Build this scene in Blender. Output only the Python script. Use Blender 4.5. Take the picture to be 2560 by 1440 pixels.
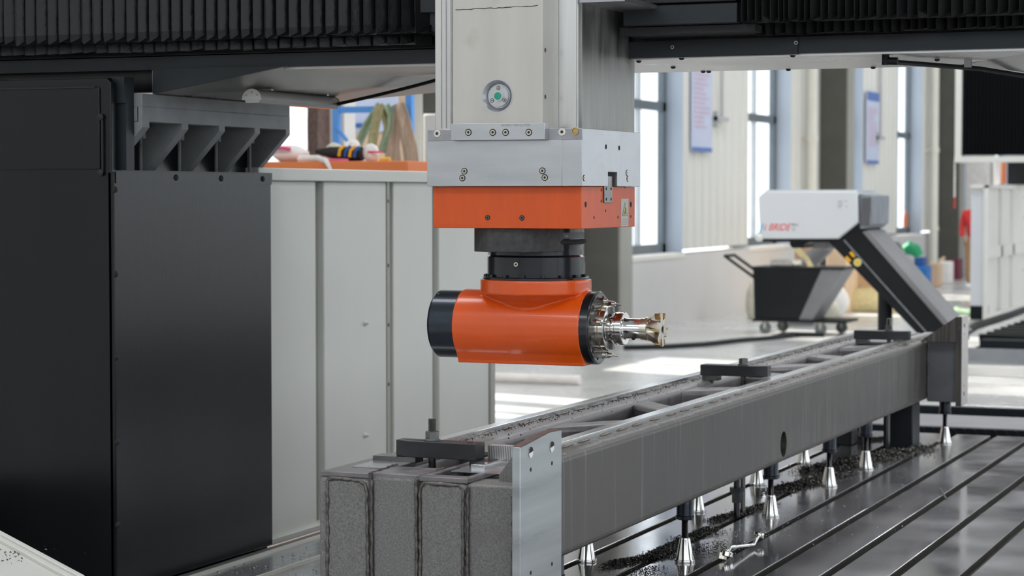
import bpy, bmesh, math, random
from mathutils import Matrix, Vector
random.seed(7)
PI = math.pi
for o in list(bpy.data.objects): bpy.data.objects.remove(o)
sc = bpy.context.scene
COL = sc.collection

# ------------------------------------------------------------------ camera
CX, CY, FPX = 1280.0, 720.0, 5430.0
YAW, PITCH, CAM = math.radians(22.2), -math.atan(235 / 5430), Vector((0, 0, 1.75))
FW = Vector((math.cos(YAW) * math.cos(PITCH), math.sin(YAW) * math.cos(PITCH), math.sin(PITCH)))
RT = Vector((math.sin(YAW), -math.cos(YAW), 0))
UP = RT.cross(FW)
cd = bpy.data.cameras.new('camera'); cam = bpy.data.objects.new('camera', cd); COL.objects.link(cam)
cam.matrix_world = Matrix(((RT.x, UP.x, -FW.x, CAM.x), (RT.y, UP.y, -FW.y, CAM.y), (RT.z, UP.z, -FW.z, CAM.z), (0, 0, 0, 1)))
cd.sensor_width = 36; cd.lens = 36 * FPX / 2560; cd.clip_start = 0.1; cd.clip_end = 300
cd.dof.use_dof = True; cd.dof.focus_distance = 6.1; cd.dof.aperture_fstop = 5.6
sc.camera = cam

# ------------------------------------------------------------------ world, sun, overhead area lights, exposure
w = bpy.data.worlds.new('world'); sc.world = w; w.use_nodes = True
bg = w.node_tree.nodes['Background']; bg.inputs[0].default_value = (0.86, 0.93, 1.0, 1); bg.inputs[1].default_value = 2.8
sd = bpy.data.lights.new('sun', 'SUN'); sd.energy = 18; sd.angle = 0.012; sd.color = (1, .95, .86)
so = bpy.data.objects.new('sun', sd); COL.objects.link(so)
so.rotation_euler = Vector((-0.25, -1.0, -0.60)).to_track_quat('-Z', 'Y').to_euler()
def area(name, loc, target, sx, sy, e, col=(1, 1, 1)):
    l = bpy.data.lights.new(name, 'AREA'); l.shape = 'RECTANGLE'; l.size = sx; l.size_y = sy; l.energy = e; l.color = col
    o = bpy.data.objects.new(name, l); COL.objects.link(o); o.location = loc
    o.rotation_euler = (Vector(target) - Vector(loc)).to_track_quat('-Z', 'Y').to_euler()
for i, x in enumerate((-4, 6, 16, 27, 38)):  # unseen area lights added under the ceiling, standing in for skylights
    area('overhead_area_light', (x, 4.5, 8.6), (x, 4.5, 0), 2.2, 5.0, 330, (.97, .98, 1))
    area('overhead_area_light', (x, -4.5, 8.6), (x, -4.5, 0), 2.2, 5.0, 330, (.97, .98, 1))
vs = sc.view_settings; vs.view_transform = 'Standard'; vs.look = 'None'; vs.gamma = 1; vs.use_curve_mapping = False
vs.exposure = -0.22

# ------------------------------------------------------------------ helpers
def P(px, py, ax, v):
    """world point where a line of sight of the photograph meets the plane axis=v (a survey of the real machine)"""
    d = FW + (px - CX) / FPX * RT - (py - CY) / FPX * UP
    return CAM + d * ((v - CAM[ax]) / d[ax])

def M(name, col, rough=.5, metal=0., nz=(8, .08), bump=None, stretch=None, rvar=.0, emit=0, spec=None, coat=0, hide=0, spots=None, sps=False):
    m = bpy.data.materials.new(name); m.use_nodes = True; nt = m.node_tree; N = nt.nodes; L = nt.links
    b = N['Principled BSDF']; b.inputs['Metallic'].default_value = metal; b.inputs['Roughness'].default_value = rough
    if coat: b.inputs['Coat Weight'].default_value = coat; b.inputs['Coat Roughness'].default_value = .08
    if spec is not None: b.inputs['Specular IOR Level'].default_value = spec
    tc = N.new('ShaderNodeTexCoord'); mp = N.new('ShaderNodeMapping'); L.new(tc.outputs['Object'], mp.inputs[0])
    if stretch: mp.inputs['Scale'].default_value = stretch
    t = N.new('ShaderNodeTexNoise'); t.inputs['Scale'].default_value = nz[0]; t.inputs['Detail'].default_value = 5
    L.new(mp.outputs[0], t.inputs[0])
    r = N.new('ShaderNodeMapRange'); r.inputs[1].default_value = .3; r.inputs[2].default_value = .7
    L.new(t.outputs[0], r.inputs[0])
    mx = N.new('ShaderNodeMix'); mx.data_type = 'RGBA'
    mx.inputs[6].default_value = tuple(c * (1 - nz[1]) for c in col) + (1,)
    mx.inputs[7].default_value = tuple(min(1, c * (1 + nz[1])) for c in col) + (1,)
    L.new(r.outputs[0], mx.inputs[0]); out = mx.outputs[2]
    if spots:
        s2 = N.new('ShaderNodeTexNoise'); s2.inputs['Scale'].default_value = spots[0]; s2.inputs['Detail'].default_value = 6; L.new(mp.outputs[0] if sps else tc.outputs['Object'], s2.inputs[0])
        r2 = N.new('ShaderNodeMapRange'); r2.inputs[1].default_value = spots[1]; r2.inputs[2].default_value = spots[1] + .12; L.new(s2.outputs[0], r2.inputs[0])
        m2 = N.new('ShaderNodeMix'); m2.data_type = 'RGBA'; L.new(r2.outputs[0], m2.inputs[0]); L.new(out, m2.inputs[6]); m2.inputs[7].default_value = tuple(spots[2]) + (1,); out = m2.outputs[2]
    L.new(out, b.inputs['Base Color'])
    if rvar:
        r3 = N.new('ShaderNodeMapRange'); r3.inputs[1].default_value = .3; r3.inputs[2].default_value = .7
        r3.inputs[3].default_value = max(0.02, rough - rvar); r3.inputs[4].default_value = rough + rvar
        L.new(t.outputs[0], r3.inputs[0]); L.new(r3.outputs[0], b.inputs['Roughness'])
    if bump:
        t2 = N.new('ShaderNodeTexNoise'); t2.inputs['Scale'].default_value = bump[0]; t2.inputs['Detail'].default_value = 4; L.new(mp.outputs[0], t2.inputs[0])
        bp = N.new('ShaderNodeBump'); bp.inputs['Strength'].default_value = bump[1]; bp.inputs['Distance'].default_value = .003
        L.new(t2.outputs[0], bp.inputs['Height']); L.new(bp.outputs[0], b.inputs['Normal'])
    if emit:
        L.new(out, b.inputs['Emission Color']); b.inputs['Emission Strength'].default_value = emit
    return m

mt = {}
mt['orange'] = M('orange_paint', (.73, .090, .004), .3, 0, (6, .05), coat=.35)
mt['orange_m'] = M('orange_machined_paint', (.69, .088, .006), .4, 0, (30, .06), stretch=(1, 1, .2))
mt['alu'] = M('ground_steel', (.50, .51, .53), .34, .9, (14, .08), bump=(220, .04), stretch=(1, .25, 1.2), rvar=.05)
mt['alu_dark'] = M('ground_steel_dark', (.34, .34, .35), .38, .9, (20, .10))
mt['stain'] = M('stainless_cover', (.56, .54, .50), .42, .75, (5, .07), bump=(90, .05), stretch=(1, 2, .3), spots=(9, .64, (.50, .47, .41)))
mt['rail'] = M('linear_rail_steel', (.62, .61, .59), .25, .9, (60, .06), stretch=(1, 1, .04))
mt['ramside'] = M('ram_side_cast', (.30, .30, .28), .4, .7, (30, .45), stretch=(1, 1, .12), rvar=.1)
mt['chrome'] = M('chrome', (.74, .73, .70), .12, 1, (10, .05))
mt['chrome_b'] = M('bright_steel', (.62, .60, .56), .2, 1, (20, .08))
mt['bolt'] = M('bolt_steel', (.62, .57, .48), .28, 1, (60, .1))
mt['hole'] = M('dark_hole', (.012, .012, .013), .7, 0, (10, .1))
mt['black'] = M('black_oxide', (.016, .018, .022), .25, .35, (30, .15), stretch=(1, 1, .1), coat=.3)
mt['blackcap'] = M('black_anodised', (.02, .028, .04), .3, .6, (60, .15), stretch=(.1, 1, 1), coat=.4)
mt['blackcast'] = M('black_cast', (.05, .05, .05), .6, .1, (60, .3), bump=(160, .5))
mt['steeldk'] = M('dark_steel_face', (.15, .15, .145), .2, .9, (20, .1))
mt['gold'] = M('gold_ring', (.55, .40, .18), .25, 1, (10, .1))
mt['insert'] = M('carbide_insert', (.50, .32, .13), .3, .8, (40, .2))
mt['green'] = M('green_button', (.01, .32, .22), .35, 0, (10, .03))
mt['paintblk'] = M('black_machine_paint', (.005, .006, .0075), .27, 0, (4, .2), bump=(120, .14), stretch=(1, 1, .12), spec=.33)
mt['paintdk'] = M('dark_grey_machine_paint', (.017, .021, .025), .42, 0, (5, .12), bump=(160, .12), spec=.32)
mt['paintgr'] = M('grey_machine_paint', (.115, .12, .125), .5, 0, (12, .12), bump=(160, .3), spots=(16, .66, (.05, .05, .05)))
mt['bracket'] = M('bracket_grey_paint', (.21, .22, .225), .5, 0, (12, .12), bump=(160, .2), spots=(16, .68, (.04, .04, .04)))
mt['bellow'] = M('bellows_fabric', (.003, .0035, .0045), .25, 0, (30, .3), bump=(40, .4), spec=.3)
mt['bellow2'] = M('dusty_bellows_fabric', (.004, .004, .004), .6, 0, (14, .4), spec=.25, spots=(70, .68, (.06, .055, .045)))
mt['soffit'] = M('stainless_soffit', (.44, .44, .43), .3, .9, (3, .1), bump=(4, .1), rvar=.05)
mt['soffit_l'] = M('dull_soffit', (.40, .385, .37), .35, .8, (3, .14), rvar=.08)
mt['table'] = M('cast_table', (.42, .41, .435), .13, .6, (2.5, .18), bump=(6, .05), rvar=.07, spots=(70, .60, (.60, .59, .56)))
mt['wet'] = M('slot_steel_lit', (.22, .21, .195), .3, .8, (12, .2))  # separate grey for the slot walls, standing in for light caught there
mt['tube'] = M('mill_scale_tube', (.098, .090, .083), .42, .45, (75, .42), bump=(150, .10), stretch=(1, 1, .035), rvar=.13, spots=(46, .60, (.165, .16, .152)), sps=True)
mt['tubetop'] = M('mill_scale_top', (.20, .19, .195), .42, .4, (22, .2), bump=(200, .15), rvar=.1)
mt['blast'] = M('blasted_plate', (.195, .19, .182), .62, .3, (220, .30), bump=(260, .5), spots=(5, .60, (.165, .155, .145)))
mt['weld'] = M('weld_metal', (.13, .12, .11), .45, .7, (60, .5), bump=(200, .5))
mt['weldbr'] = M('weld_brown', (.24, .20, .17), .45, .6, (160, .5), bump=(260, .8))
mt['milled'] = M('milled_plate', (.40, .425, .43), .3, .9, (7, .25), bump=(140, .03), stretch=(.15, 1, 2.2), rvar=.06)
mt['milled2'] = M('milled_plate_far', (.62, .59, .56), .38, .7, (5, .1), stretch=(.15, 1, 2))
mt['rustedge'] = M('flame_cut_edge', (.13, .085, .075), .6, .3, (30, .3))
mt['machrail'] = M('machined_rail', (.66, .67, .67), .22, .95, (20, .12), stretch=(.2, 1, 1))
mt['clamp'] = M('clamp_steel', (.036, .038, .042), .38, .5, (40, .2), stretch=(1, .2, 1))
mt['chips'] = M('steel_chips', (.09, .085, .08), .28, .9, (500, .8))
mt['chipsl'] = M('silver_chips', (.45, .45, .46), .25, .9, (500, .5))
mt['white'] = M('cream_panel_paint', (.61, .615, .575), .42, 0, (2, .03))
mt['white_shade'] = M('cream_panel_shade', (.35, .35, .31), .5, 0, (3, .05))  # cream paint darkened for the shade in panel gaps and folded edges
mt['cabwhite'] = M('cool_white_paint', (.66, .69, .72), .35, 0, (2, .02))
mt['cabcream'] = M('warm_white_paint', (.75, .74, .70), .4, 0, (2, .03))
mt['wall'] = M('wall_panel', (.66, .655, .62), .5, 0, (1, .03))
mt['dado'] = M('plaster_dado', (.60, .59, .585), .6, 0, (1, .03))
mt['jamb'] = M('window_reveal', (.42, .48, .56), .4, 0, (1, .06))  # bluish shade of the reveals is put into this colour
mt['frame'] = M('window_frame', (.13, .155, .175), .4, .3, (4, .1))
mt['frame_l'] = M('window_mullion', (.5, .53, .55), .4, .3, (4, .1))
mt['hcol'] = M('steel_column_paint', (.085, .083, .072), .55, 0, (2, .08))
mt['hcol_lit'] = M('steel_column_lit', (.30, .30, .27), .5, 0, (2, .08))  # column paint lightened for the side that catches the light
mt['pipe'] = M('cream_pipe', (.72, .70, .62), .45, 0, (2, .05))
mt['floor'] = M('epoxy_floor', (.60, .60, .585), .24, 0, (.8, .07), rvar=.08, spots=(2.2, .66, (.36, .36, .34)))
mt['ceil'] = M('ceiling_sheet', (.5, .51, .52), .7, 0, (1, .05))
mt['blue'] = M('blue_rack_paint', (.10, .33, .80), .45, 0, (3, .06))
mt['bluedk'] = M('dark_blue_plastic', (.02, .09, .33), .5, 0, (3, .1))
mt['bluebin'] = M('blue_plastic', (.02, .17, .50), .45, 0, (3, .1))
mt['otray'] = M('orange_cabinet_paint', (.68, .19, .055), .5, 0, (3, .06))
mt['sling'] = M('green_sling_web', (.30, .42, .29), .8, 0, (30, .15))
mt['sling2'] = M('olive_sling_web', (.42, .40, .22), .8, 0, (30, .2))
mt['rope'] = M('brown_sling_web', (.42, .33, .25), .85, 0, (60, .35), stretch=(1, 1, .05))
mt['bag'] = M('white_bag', (.80, .77, .75), .6, 0, (8, .08), bump=(6, .6))
mt['sack'] = M('beige_sack', (.60, .57, .47), .75, 0, (8, .12), bump=(6, .8))
mt['straw'] = M('yellow_woven_sack', (.62, .52, .28), .8, 0, (40, .25), bump=(30, .6))
mt['card'] = M('cardboard', (.56, .37, .23), .75, 0, (4, .08))
mt['card2'] = M('pale_cardboard', (.66, .48, .33), .75, 0, (4, .08))
mt['red'] = M('red_plastic', (.62, .02, .02), .45, 0, (4, .06))
mt['darkred'] = M('dark_red_paint', (.16, .02, .045), .5, 0, (4, .1))
mt['green2'] = M('green_plastic', (.01, .30, .13), .5, 0, (4, .1))
mt['teal'] = M('teal_drum', (.12, .28, .27), .5, 0, (4, .1))
mt['pink'] = M('pink_strap', (.75, .12, .25), .6, 0, (4, .1))
mt['yellow'] = M('yellow_label', (.85, .45, .02), .5, 0, (4, .05))
mt['yellowp'] = M('pale_yellow_label', (.62, .62, .25), .5, 0, (4, .05))
mt['convblk'] = M('conveyor_black', (.009, .011, .013), .5, 0, (3, .12), spec=.25)
mt['convgrey'] = M('conveyor_grey', (.22, .22, .23), .5, .1, (3, .1))
mt['vent'] = M('vent_grey', (.22, .24, .27), .5, .2, (60, .3), stretch=(1, 1, .1))
mt['rubber'] = M('rubber_grey', (.16, .19, .19), .6, 0, (6, .2))
mt['cable'] = M('black_cable', (.008, .009, .010), .5, 0, (6, .2), spec=.25)
mt['chain'] = M('chip_channel', (.007, .010, .014), .6, 0, (60, .3), spec=.2)
mt['cover'] = M('way_cover_steel', (.60, .60, .59), .25, .6, (1.2, .08), rvar=.08)
mt['fluted'] = M('fluted_steel', (.45, .47, .49), .25, .8, (6, .2), stretch=(1, 6, 1))
mt['skin'] = M('skin', (.48, .28, .20), .6, 0, (10, .05))
mt['hair'] = M('black_hair', (.015, .013, .012), .6, 0, (40, .3))
mt['trouser'] = M('tan_trousers', (.42, .25, .13), .85, 0, (20, .1))
mt['ink'] = M('grey_ink', (.10, .10, .11), .6, 0, (5, .05))
mt['inkl'] = M('light_ink', (.42, .43, .45), .6, 0, (5, .05))
mt['cyan'] = M('cyan_ink', (.05, .45, .62), .5, 0, (5, .05))
mt['redink'] = M('red_ink', (.75, .06, .05), .5, 0, (5, .05))
mt['signwhite'] = M('sign_white', (.62, .60, .56), .5, 0, (5, .03))
mt['poster'] = M('poster_pale', (.50, .55, .70), .6, 0, (3, .05))
mt['posterblue'] = M('poster_blue', (.10, .18, .45), .6, 0, (3, .05))
mt['posterpink'] = M('poster_text_pink', (.55, .40, .50), .6, 0, (3, .05))
mt['lamp'] = M('lamp_housing', (.50, .50, .47), .35, .5, (4, .06))
mt['lens'] = M('lamp_lens', (.45, .46, .45), .15, 0, (4, .04), coat=.5)

def glass():
    m = bpy.data.materials.new('window_glass'); m.use_nodes = True; nt = m.node_tree; N = nt.nodes; N.clear()
    o = N.new('ShaderNodeOutputMaterial'); mx = N.new('ShaderNodeMixShader'); tr = N.new('ShaderNodeBsdfTransparent'); gl = N.new('ShaderNodeBsdfGlossy')
    fr = N.new('ShaderNodeValue'); fr.outputs[0].default_value = .07; gl.inputs['Roughness'].default_value = .02
    nz = N.new('ShaderNodeTexNoise'); nz.inputs['Scale'].default_value = 1.5
    cr = N.new('ShaderNodeMapRange'); cr.inputs[3].default_value = .88; cr.inputs[4].default_value = .97
    nt.links.new(nz.outputs[0], cr.inputs[0]); nt.links.new(cr.outputs[0], tr.inputs[0])
    nt.links.new(fr.outputs[0], mx.inputs[0]); nt.links.new(tr.outputs[0], mx.inputs[1]); nt.links.new(gl.outputs[0], mx.inputs[2]); nt.links.new(mx.outputs[0], o.inputs[0])
    return m
mt['glass'] = glass()

class MB:
    def __init__(s): s.v = []; s.f = []; s.mi = []; s.cur = 0
    def add(s, vs, fs):
        n = len(s.v); s.v += [Vector(v) for v in vs]
        for f in fs: s.f.append([i + n for i in f]); s.mi.append(s.cur)
        return s
    def box(s, x0, x1, y0, y1, z0, z1):
        x0, x1 = min(x0, x1), max(x0, x1); y0, y1 = min(y0, y1), max(y0, y1); z0, z1 = min(z0, z1), max(z0, z1)
        return s.add([(x, y, z) for z in (z0, z1) for y in (y0, y1) for x in (x0, x1)],
                     [(0, 2, 3, 1), (4, 5, 7, 6), (0, 1, 5, 4), (2, 6, 7, 3), (0, 4, 6, 2), (1, 3, 7, 5)])
    def prism(s, pts, ax, a0, a1):
        """pts in the two other axes (in x,y,z order), extruded along ax"""
        def mk(p, a): q = list(p); q.insert(ax, a); return q
        n = len(pts)
        ar = sum(pts[i][0] * pts[(i + 1) % n][1] - pts[(i + 1) % n][0] * pts[i][1] for i in range(n))
        if (ar > 0) == (ax == 1): pts = pts[::-1]
        if a0 > a1: a0, a1 = a1, a0
        v = [mk(p, a0) for p in pts] + [mk(p, a1) for p in pts]
        return s.add(v, [tuple(range(n))[::-1], tuple(range(n, 2 * n))] + [(i, (i + 1) % n, (i + 1) % n + n, i + n) for i in range(n)])
    def lathe(s, o, d, prof, n=32, ph=0, closed=False, open=False):
        o = Vector(o); d = Vector(d).normalized(); a = d.orthogonal().normalized(); b = d.cross(a); vs = []; fs = []
        for t, r in prof:
            for k in range(n):
                th = 2 * PI * k / n + ph; vs.append(o + d * t + (a * math.cos(th) + b * math.sin(th)) * max(r, 1e-5))
        m = len(prof)
        for i in range(m - 1):
            for k in range(n): k2 = (k + 1) % n; fs.append((i * n + k, i * n + k2, (i + 1) * n + k2, (i + 1) * n + k))
        if closed:
            for k in range(n): k2 = (k + 1) % n; fs.append(((m - 1) * n + k, (m - 1) * n + k2, k2, k))
        elif not open: fs.append(tuple(range(n))[::-1]); fs.append(tuple(range((m - 1) * n, m * n)))
        return s.add(vs, fs)
    def cyl(s, a, b, r, r2=None, n=24, ph=0):
        a = Vector(a); b = Vector(b); return s.lathe(a, b - a, [(0, r), ((b - a).length, r if r2 is None else r2)], n, ph)
    def tube(s, pts, r, n=10):
        pts = [Vector(p) for p in pts]; vs = []; fs = []; prev = None
        for i, p in enumerate(pts):
            d = (pts[min(i + 1, len(pts) - 1)] - pts[max(i - 1, 0)]).normalized()
            a = d.orthogonal().normalized() if prev is None else (prev - d * prev.dot(d)).normalized()
            prev = a; b = d.cross(a); rr = r[i] if isinstance(r, (list, tuple)) else r
            vs += [p + (a * math.cos(2 * PI * k / n) + b * math.sin(2 * PI * k / n)) * rr for k in range(n)]
        for i in range(len(pts) - 1):
            for k in range(n): k2 = (k + 1) % n; fs.append((i * n + k, i * n + k2, (i + 1) * n + k2, (i + 1) * n + k))
        fs.append(tuple(range(n))[::-1]); fs.append(tuple(range((len(pts) - 1) * n, len(pts) * n)))
        return s.add(vs, fs)
    def ell(s, c, rx, ry, rz, n=16, m=10, lump=0, seed=0, flat=None):
        rnd = random.Random(seed); ph = [rnd.uniform(0, 6.28) for _ in range(4)]; vs = []; fs = []
        for i in range(m + 1):
            t = PI * i / m
            for k in range(n):
                a = 2 * PI * k / n
                q = 1 + lump * (math.sin(3 * a + ph[0]) * math.sin(2 * t + ph[1]) + .6 * math.sin(5 * a + ph[2] + 3 * t))
                z = -math.cos(t) * rz * q
                if flat is not None: z = max(z, flat)
                vs.append((c[0] + rx * q * max(math.sin(t), 1e-4) * math.cos(a), c[1] + ry * q * max(math.sin(t), 1e-4) * math.sin(a), c[2] + z))
        for i in range(m):
            for k in range(n): k2 = (k + 1) % n; fs.append((i * n + k, i * n + k2, (i + 1) * n + k2, (i + 1) * n + k))
        fs.append(tuple(range(n))[::-1]); fs.append(tuple(range(m * n, (m + 1) * n)))
        return s.add(vs, fs)
    def mesh(s, name, mats, org=(0, 0, 0), smooth=40):
        org = Vector(org); me = bpy.data.meshes.new(name); me.from_pydata([v - org for v in s.v], [], s.f)
        for m in (mats if isinstance(mats, (list, tuple)) else [mats]): me.materials.append(mt[m])
        for p, i in zip(me.polygons, s.mi): p.material_index = i
        me.update()
        if smooth: me.shade_smooth(); me.set_sharp_from_angle(angle=math.radians(smooth))
        return me
    def build(s, name, mats, parent=None, bevel=0, smooth=40, org=None, **kw):
        if parent is not None: o_ = OR[parent.name]
        elif org is not None: o_ = Vector(org)
        else:
            xs = [v.x for v in s.v]; ys = [v.y for v in s.v]; zs = [v.z for v in s.v]
            o_ = Vector(((min(xs) + max(xs)) / 2, (min(ys) + max(ys)) / 2, min(zs)))
        ob = bpy.data.objects.new(name, s.mesh(name, mats, o_, smooth)); COL.objects.link(ob)
        OR[ob.name] = o_
        if parent is None: ob.location = o_
        else: ob.parent = parent
        if bevel:
            b = ob.modifiers.new('bevel', 'BEVEL'); b.width = bevel; b.segments = 2; b.limit_method = 'ANGLE'; b.angle_limit = math.radians(50); b.harden_normals = False
        return ob
OR = {}
_b = MB.build
def build(s, name, mats, parent=None, **k):
    if parent is not None:
        # parts share their thing's origin
        class Pp: pass
    o_ = None
    if parent is not None:
        s2 = MB(); 
        o_ = OR[parent.name]
        ob = bpy.data.objects.new(name, s.mesh(name, mats, o_, k.get('smooth', 40))); COL.objects.link(ob); ob.parent = parent; OR[ob.name] = o_
        if k.get('bevel'):
            b = ob.modifiers.new('bevel', 'BEVEL'); b.width = k['bevel']; b.segments = 2; b.limit_method = 'ANGLE'; b.angle_limit = math.radians(50)
        return ob
    return _b(s, name, mats, None, **k)
MB.build = build
def tag(o, label, cat, group=None, kind=None):
    if label: o['label'] = label
    if cat: o['category'] = cat
    if group: o['group'] = group
    if kind: o['kind'] = kind
    return o
def struct(o): o['kind'] = 'structure'; return o
def thing(name, label, cat, loc, group=None, kind=None):
    o = bpy.data.objects.new(name, None); o.empty_display_size = .05; COL.objects.link(o); o.location = loc; OR[o.name] = Vector(loc)
    return tag(o, label, cat, group, kind)
def sempty(name, loc=(0, 0, 0)):
    o = bpy.data.objects.new(name, None); o.empty_display_size = .05; COL.objects.link(o); o.location = loc; OR[o.name] = Vector(loc); return struct(o)
def put(me, name, parent, loc, rz=0, sc_=1, rot=None):
    ob = bpy.data.objects.new(name, me); COL.objects.link(ob); ob.parent = parent
    ob.location = Vector(loc) - (OR[parent.name] if parent else Vector()); ob.rotation_euler = rot or (0, 0, rz)
    ob.scale = (sc_,) * 3 if not isinstance(sc_, tuple) else sc_
    OR[ob.name] = Vector(loc); return ob
def lab(o, t): o['label'] = t; return o
def copy_tree(o, loc, label=None, rz=None):
    c = o.copy(); COL.objects.link(c); c.location = loc; OR[c.name] = Vector(loc)
    if label: c['label'] = label
    if rz is not None: c.rotation_euler = (0, 0, rz)
    def rec(src, dst):
        for ch in list(src.children):
            d = ch.copy(); COL.objects.link(d); d.parent = dst; rec(ch, d)
    rec(o, c); return c
def text(name, body, mat, parent, loc, xdir, ydir, size, ext=.0005, shear=0, align='LEFT', offset=0, sx=1):
    cu = bpy.data.curves.new(name, 'FONT'); cu.body = body; cu.size = size; cu.extrude = ext; cu.shear = shear; cu.align_x = align; cu.offset = offset
    to = bpy.data.objects.new('tmp', cu); COL.objects.link(to); bpy.context.view_layer.update()
    me = bpy.data.meshes.new_from_object(to.evaluated_get(bpy.context.evaluated_depsgraph_get())); bpy.data.objects.remove(to)
    me.materials.clear(); me.materials.append(mt[mat])
    x = Vector(xdir).normalized(); y = Vector(ydir).normalized(); z = x.cross(y)
    R = Matrix((x * sx, y, z)).transposed()
    for v in me.vertices: v.co = R @ v.co
    return put(me, name, parent, loc)

def bolt_mesh(r=.0075, mats=('bolt', 'hole'), ring=True, proud=.0015):
    b = MB()
    b.lathe((0, 0, 0), (-1, 0, 0), [(-.0005, r * .98), (proud, r), (proud, r * .5), (-.0004 + proud * .15, r * .42), (-.0004 + proud * .15, .0001)], 14)
    if ring: b.cur = 1; b.lathe((0, 0, 0), (-1, 0, 0), [(-.0005, r * 1.35), (.0006, r * 1.35), (.0006, .0001)], 14)
    return b.mesh('bolt', list(mats))
BOLT = bolt_mesh()
BOLTS = bolt_mesh(.0055)
DBOLT = bolt_mesh(.006, ('steeldk', 'hole'))
HOLE = MB().lathe((0, 0, 0), (-1, 0, 0), [(-.0005, .0065), (.0004, .0065), (.0004, .0001)], 14).mesh('hole', 'hole')
DOME = MB().lathe((0, 0, 0), (-1, 0, 0), [(-.001, .011), (.002, .011), (.006, .007), (.0075, .0001)], 14).mesh('dome', 'hole')

# ================================================================== SETTING
Yw = 8.95
X0, X1 = -14, 62
f = MB().box(X0, X1, -12, Yw + .4, -.2, 0).build('floor', 'floor'); struct(f)
c = MB().box(X0, X1, -12.4, Yw + .4, 9.2, 9.4).build('ceiling', 'ceil'); struct(c)
wins = [(15.2, 18.2), (20.6, 22.8), (25.8, 28.0), (31.2, 33.6), (36.3, 38.6), (41.5, 43.8), (47, 49.3), (52.5, 54.8)]
SILL, TOP = .96, 5.0
wl = sempty('wall_left', (X0, Yw, 0))
mb = MB(); xs = [X0] + [q for w_ in wins for q in w_] + [X1]
for a, b in zip(xs[0::2], xs[1::2]): mb.box(a, b, Yw, Yw + .35, 1.0, 9.2)
for a, b in wins: mb.box(a, b, Yw, Yw + .35, TOP, 9.2)
mb.build('wall_sheet', 'wall', wl)
MB().box(X0, X1, Yw - .02, Yw + .35, 0, SILL - .02).build('dado', 'dado', wl)
rib = MB().prism([(-.05, 0), (-.025, -.03), (.025, -.03), (.05, 0)], 2, 1.0, 6.4).mesh('wall_rib', 'wall')
for a, b in zip(xs[0::2], xs[1::2]):
    x = max(a, 14) + .18
    while x < min(b, 50) - .1:
        put(rib, 'wall_rib', wl, (x, Yw, 0)); x += .36
for i, (a, b) in enumerate(wins):
    wn = sempty('window_%d' % (i + 1), ((a + b) / 2, Yw + .3, SILL))
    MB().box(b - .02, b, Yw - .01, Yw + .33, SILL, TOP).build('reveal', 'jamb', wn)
    MB().box(a - .03, b + .03, Yw - .035, Yw + .35, SILL - .06, SILL).build('window_sill', 'cabcream', wn)
    g = MB()
    for x in (a + .0, b - .16): g.box(x, x + .14, Yw + .22, Yw + .30, SILL, TOP)
    g.box(a, b, Yw + .22, Yw + .30, SILL, SILL + .12); g.box(a, b, Yw + .22, Yw + .30, 2.86, 2.98); g.box(a, b, Yw + .22, Yw + .30, TOP - .1, TOP)
    g.build('window_frame', 'frame', wn)
    MB().box((a + b) / 2 - .05, (a + b) / 2 + .05, Yw + .23, Yw + .29, SILL, TOP).build('mullion', 'frame_l', wn)
    for x0_, x1_ in ((a + .1, (a + b) / 2 - .04), ((a + b) / 2 + .04, b - .12)):
        MB().box(x0_, x1_, Yw + .255, Yw + .262, SILL + .1, TOP - .05).build('pane', 'glass', wn)
wr = sempty('wall_right', (X0, -12, 0))
MB().box(X0, X1, -12.4, -12, 0, 1.2).box(X0, X1, -12.4, -12, 6.5, 9.2).build('wall_sheet', 'wall', wr)
for i in range(16): MB().box(X0 + i * 5, X0 + i * 5 + 1.2, -12.3, -12, 1.2, 6.5).build('wall_pier', 'wall', wr)
struct(MB().box(X1, X1 + .3, -12, Yw + .4, 0, 9.2).build('wall_far', 'wall'))
wb_ = sempty('wall_behind', (X0, 0, 0)); MB().box(X0 - .3, X0, -12, Yw + .4, 0, 3.6).box(X0 - .3, X0, -12, Yw + .4, 8.2, 9.2).build('wall_sheet', 'dado', wb_)
# steel columns along the wall
for i, x in enumerate((24.15, 35.5, 45.5, 13.6)):
    t = sempty('trim_%d' % (i + 1), (x, 8.5, 0))
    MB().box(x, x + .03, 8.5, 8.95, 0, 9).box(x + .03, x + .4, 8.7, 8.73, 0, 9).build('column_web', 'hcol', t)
    MB().box(x + .002, x + .42, 8.47, 8.5, 0, 9).build('column_flange', 'hcol_lit', t)
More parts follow.
